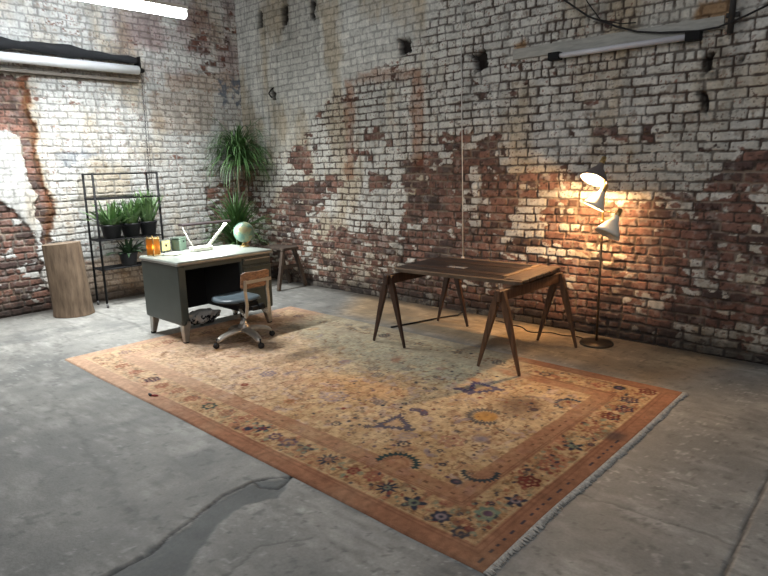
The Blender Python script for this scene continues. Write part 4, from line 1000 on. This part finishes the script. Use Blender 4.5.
def wall_tube():
    q = MB(); q.box(4.45, 6.25, -.028, .01, 2.545, 2.64)
    o = q.build('trim_1', mat('whitewashed board', (.42, .41, .37), rough=.8, scale=18, bump=.2, var=.2, stretch=(.5, 1, 3)), None, bevel=.004); tag(o, kind='structure')
    T = thing('wall_strip_light', 'unlit white fluorescent tube with black end caps on the brick wall', 'strip light', (5.48, -.075, 2.515))
    q = MB(); q.tube([(-.53, 0, .0), (.53, 0, .0)], .022, 14); q.build('tube', mat('unlit tube', (.66, .66, .70), rough=.3, var=.03), T)
    q = MB(); q.box(-.55, .55, .028, .048, -.018, .018); q.build('housing', M_white, T)
    for s in (-1, 1):
        q = MB(); q.box(s * .575 - .055, s * .575 + .055, -.026, .05, -.034, .034); q.build('end_cap', M_black, T, bevel=.006)
    q = MB(); P = [(4.75, 3.30), (4.95, 2.99), (5.20, 2.80), (5.45, 2.68), (5.62, 2.615), (5.80, 2.58), (6.08, 2.55), (6.22, 2.555), (6.38, 2.60), (6.60, 2.68), (7.0, 2.84)]
    q.tube([(x, -.055, z) for x, z in P], .008, 8)
    P = [(5.0, 3.25), (5.18, 2.92), (5.30, 2.76), (5.48, 2.70), (5.60, 2.69)]; q.tube([(x, -.045, z) for x, z in P], .005, 6)
    o = q.build('wall_cable', M_rub, None); tag(o, 'black cable drooping across the whitewashed brick to the unlit tube', 'cable')
    q = MB(); q.tube([(6.30, -.04, 2.50), (6.305, -.04, 2.8), (6.30, -.04, 3.6)], .022, 10); q.box(6.26, 6.345, -.03, .02, 2.62, 2.65); q.build('wall_pipe', mat('dark pipe', (.03, .027, .025), rough=.6), None)
    tag(bpy.data.objects['wall_pipe'], 'dark vertical pipe at the top right of the brick wall', 'pipe')
    q = MB(); q.tube([(3.875, -.05, 3.9), (3.875, -.05, 2.6), (3.895, -.05, 1.5), (3.905, -.05, .62)], .0055, 8); q.lathe([(0, 0), (.014, .0), (.018, -.05), (.012, -.12), (0, -.13)], 12, (3.905, -.05, .62))
    o = q.build('hanging_string', mat('white cord', (.62, .61, .58), rough=.7), None); tag(o, 'thin white cord hanging straight down the brick wall behind the plank table', 'cord')
    q = MB(); q.tube([(.76, .01, 2.66), (.76, -.05, 2.62), (.72, -.06, 2.58), (.74, -.05, 2.54), (.77, -.05, 2.52)], .010, 8); o = q.build('wall_hook', M_black, None); tag(o, 'rusty black iron hook stuck in the white brick near the corner', 'hook')
wall_tube()

def cords():
    q = MB(); P = [(3.70, -.99), (3.74, -.84), (3.80, -.62), (3.85, -.42), (3.90, -.27), (3.96, -.17), (3.98, -.12)]
    pts = [(x, y, .009) for x, y in P[:5]] + [(3.95, -.2, .012), (3.98, -.12, .05), (3.985, -.07, .14)]
    q.tube(pts, .0085, 8); o = q.build('power_cord', M_rub, None); tag(o, 'black cord crossing the floor beneath the plank table to the wall', 'cord')
    q = MB(); pts = []
    for k in range(30):
        t = k / 29; pts.append((5.38 - 1.0 * t, -.24 + .05 * math.sin(t * 9) + .03 * math.sin(t * 21) + .05 * t, .0065))
    q.tube(pts, .0045, 6); o = q.build('lamp_cord', M_rub, None); tag(o, 'thin dark cord trailing along the floor from the floor lamp base', 'cord')
cords()

# ------------------------------------------------------------------ lights
def point(name, loc, energy, color, r=.03):
    l = bpy.data.lights.new(name, 'POINT'); l.energy = energy; l.color = color; l.shadow_soft_size = r
    o = bpy.data.objects.new(name, l); o.location = loc; col.objects.link(o); return o
def area(name, loc, rot, sx, sy, energy, color):
    l = bpy.data.lights.new(name, 'AREA'); l.shape = 'RECTANGLE'; l.size = sx; l.size_y = sy; l.energy = energy; l.color = color
    o = bpy.data.objects.new(name, l); o.location = loc; o.rotation_euler = rot; col.objects.link(o); return o
l = area('desk_lamp_glow', (2.10, -2.01, ZT + .258), (0, 0, 0), .03, .48, 11, (.95, 1, .96))
bx, by, sh = LB
WARM = (1, .60, .28)
c, d = sh[0]; p = Vector((bx, by, 0)) + c + d * .10; point('lamp_glow', p, 48, WARM, .03)
l = bpy.data.lights.new('lamp_beam', 'SPOT'); l.energy = 65; l.color = WARM; l.spot_size = math.radians(155); l.spot_blend = 1; l.shadow_soft_size = .04
o = bpy.data.objects.new('lamp_beam', l); o.location = p; col.objects.link(o); o.rotation_euler = Vector((-.10, -.30, -1)).to_track_quat('-Z', 'Y').to_euler()
c, d = sh[1]; p = Vector((bx, by, 0)) + c + d * .09; point('lamp_glow_middle', p, 5.5, WARM, .03)
for yy in (-2.11, -3.39): area('strip_glow', (1.2, yy, 3.21), (0, 0, 0), .08, 1.2, 66, (.98, 1, .985)).data.spread = math.radians(125)
area('overhead_fill', (6.2, -3.4, 3.9), (0, 0, 0), 2.6, 1.6, 38, (.96, .97, 1))  # added fill from above, no fixture behind it
area('rear_fill', (8.8, -6.8, 3.3), (math.radians(62), 0, math.radians(52)), 3.5, 2.0, 52, (.93, .96, 1))  # added cool fill behind the camera, no window modelled
w = bpy.data.worlds.new('dim interior'); bpy.context.scene.world = w; w.use_nodes = True
w.node_tree.nodes['Background'].inputs['Color'].default_value = (.90, .93, 1, 1); w.node_tree.nodes['Background'].inputs['Strength'].default_value = .065

# ------------------------------------------------------------------ camera
cam = bpy.data.cameras.new('camera'); co = bpy.data.objects.new('camera', cam); col.objects.link(co)
fpx, pitch, roll, yaw = 605.01, .2010126, -.0219923, .7449654
cam.sensor_width = 36; cam.sensor_fit = 'HORIZONTAL'; cam.lens = fpx * 36 / 768; cam.clip_start = .05
fw = Vector((-math.sin(yaw) * math.cos(pitch), math.cos(yaw) * math.cos(pitch), -math.sin(pitch)))
r0 = Vector((math.cos(yaw), math.sin(yaw), 0)); u0 = r0.cross(fw)
r_ = r0 * math.cos(roll) + u0 * math.sin(roll); u_ = -r0 * math.sin(roll) + u0 * math.cos(roll)
Mx = Matrix((( r_.x, u_.x, -fw.x, 7.61715), (r_.y, u_.y, -fw.y, -5.32786), (r_.z, u_.z, -fw.z, 1.6), (0, 0, 0, 1)))
co.matrix_world = Mx
bpy.context.scene.camera = co
sc = bpy.context.scene
sc.view_settings.view_transform = 'Standard'; sc.view_settings.look = 'None'; sc.view_settings.exposure = 0; sc.view_settings.gamma = 1
sc.cycles.max_bounces = 6; sc.cycles.sample_clamp_indirect = 4; sc.cycles.use_denoising = True
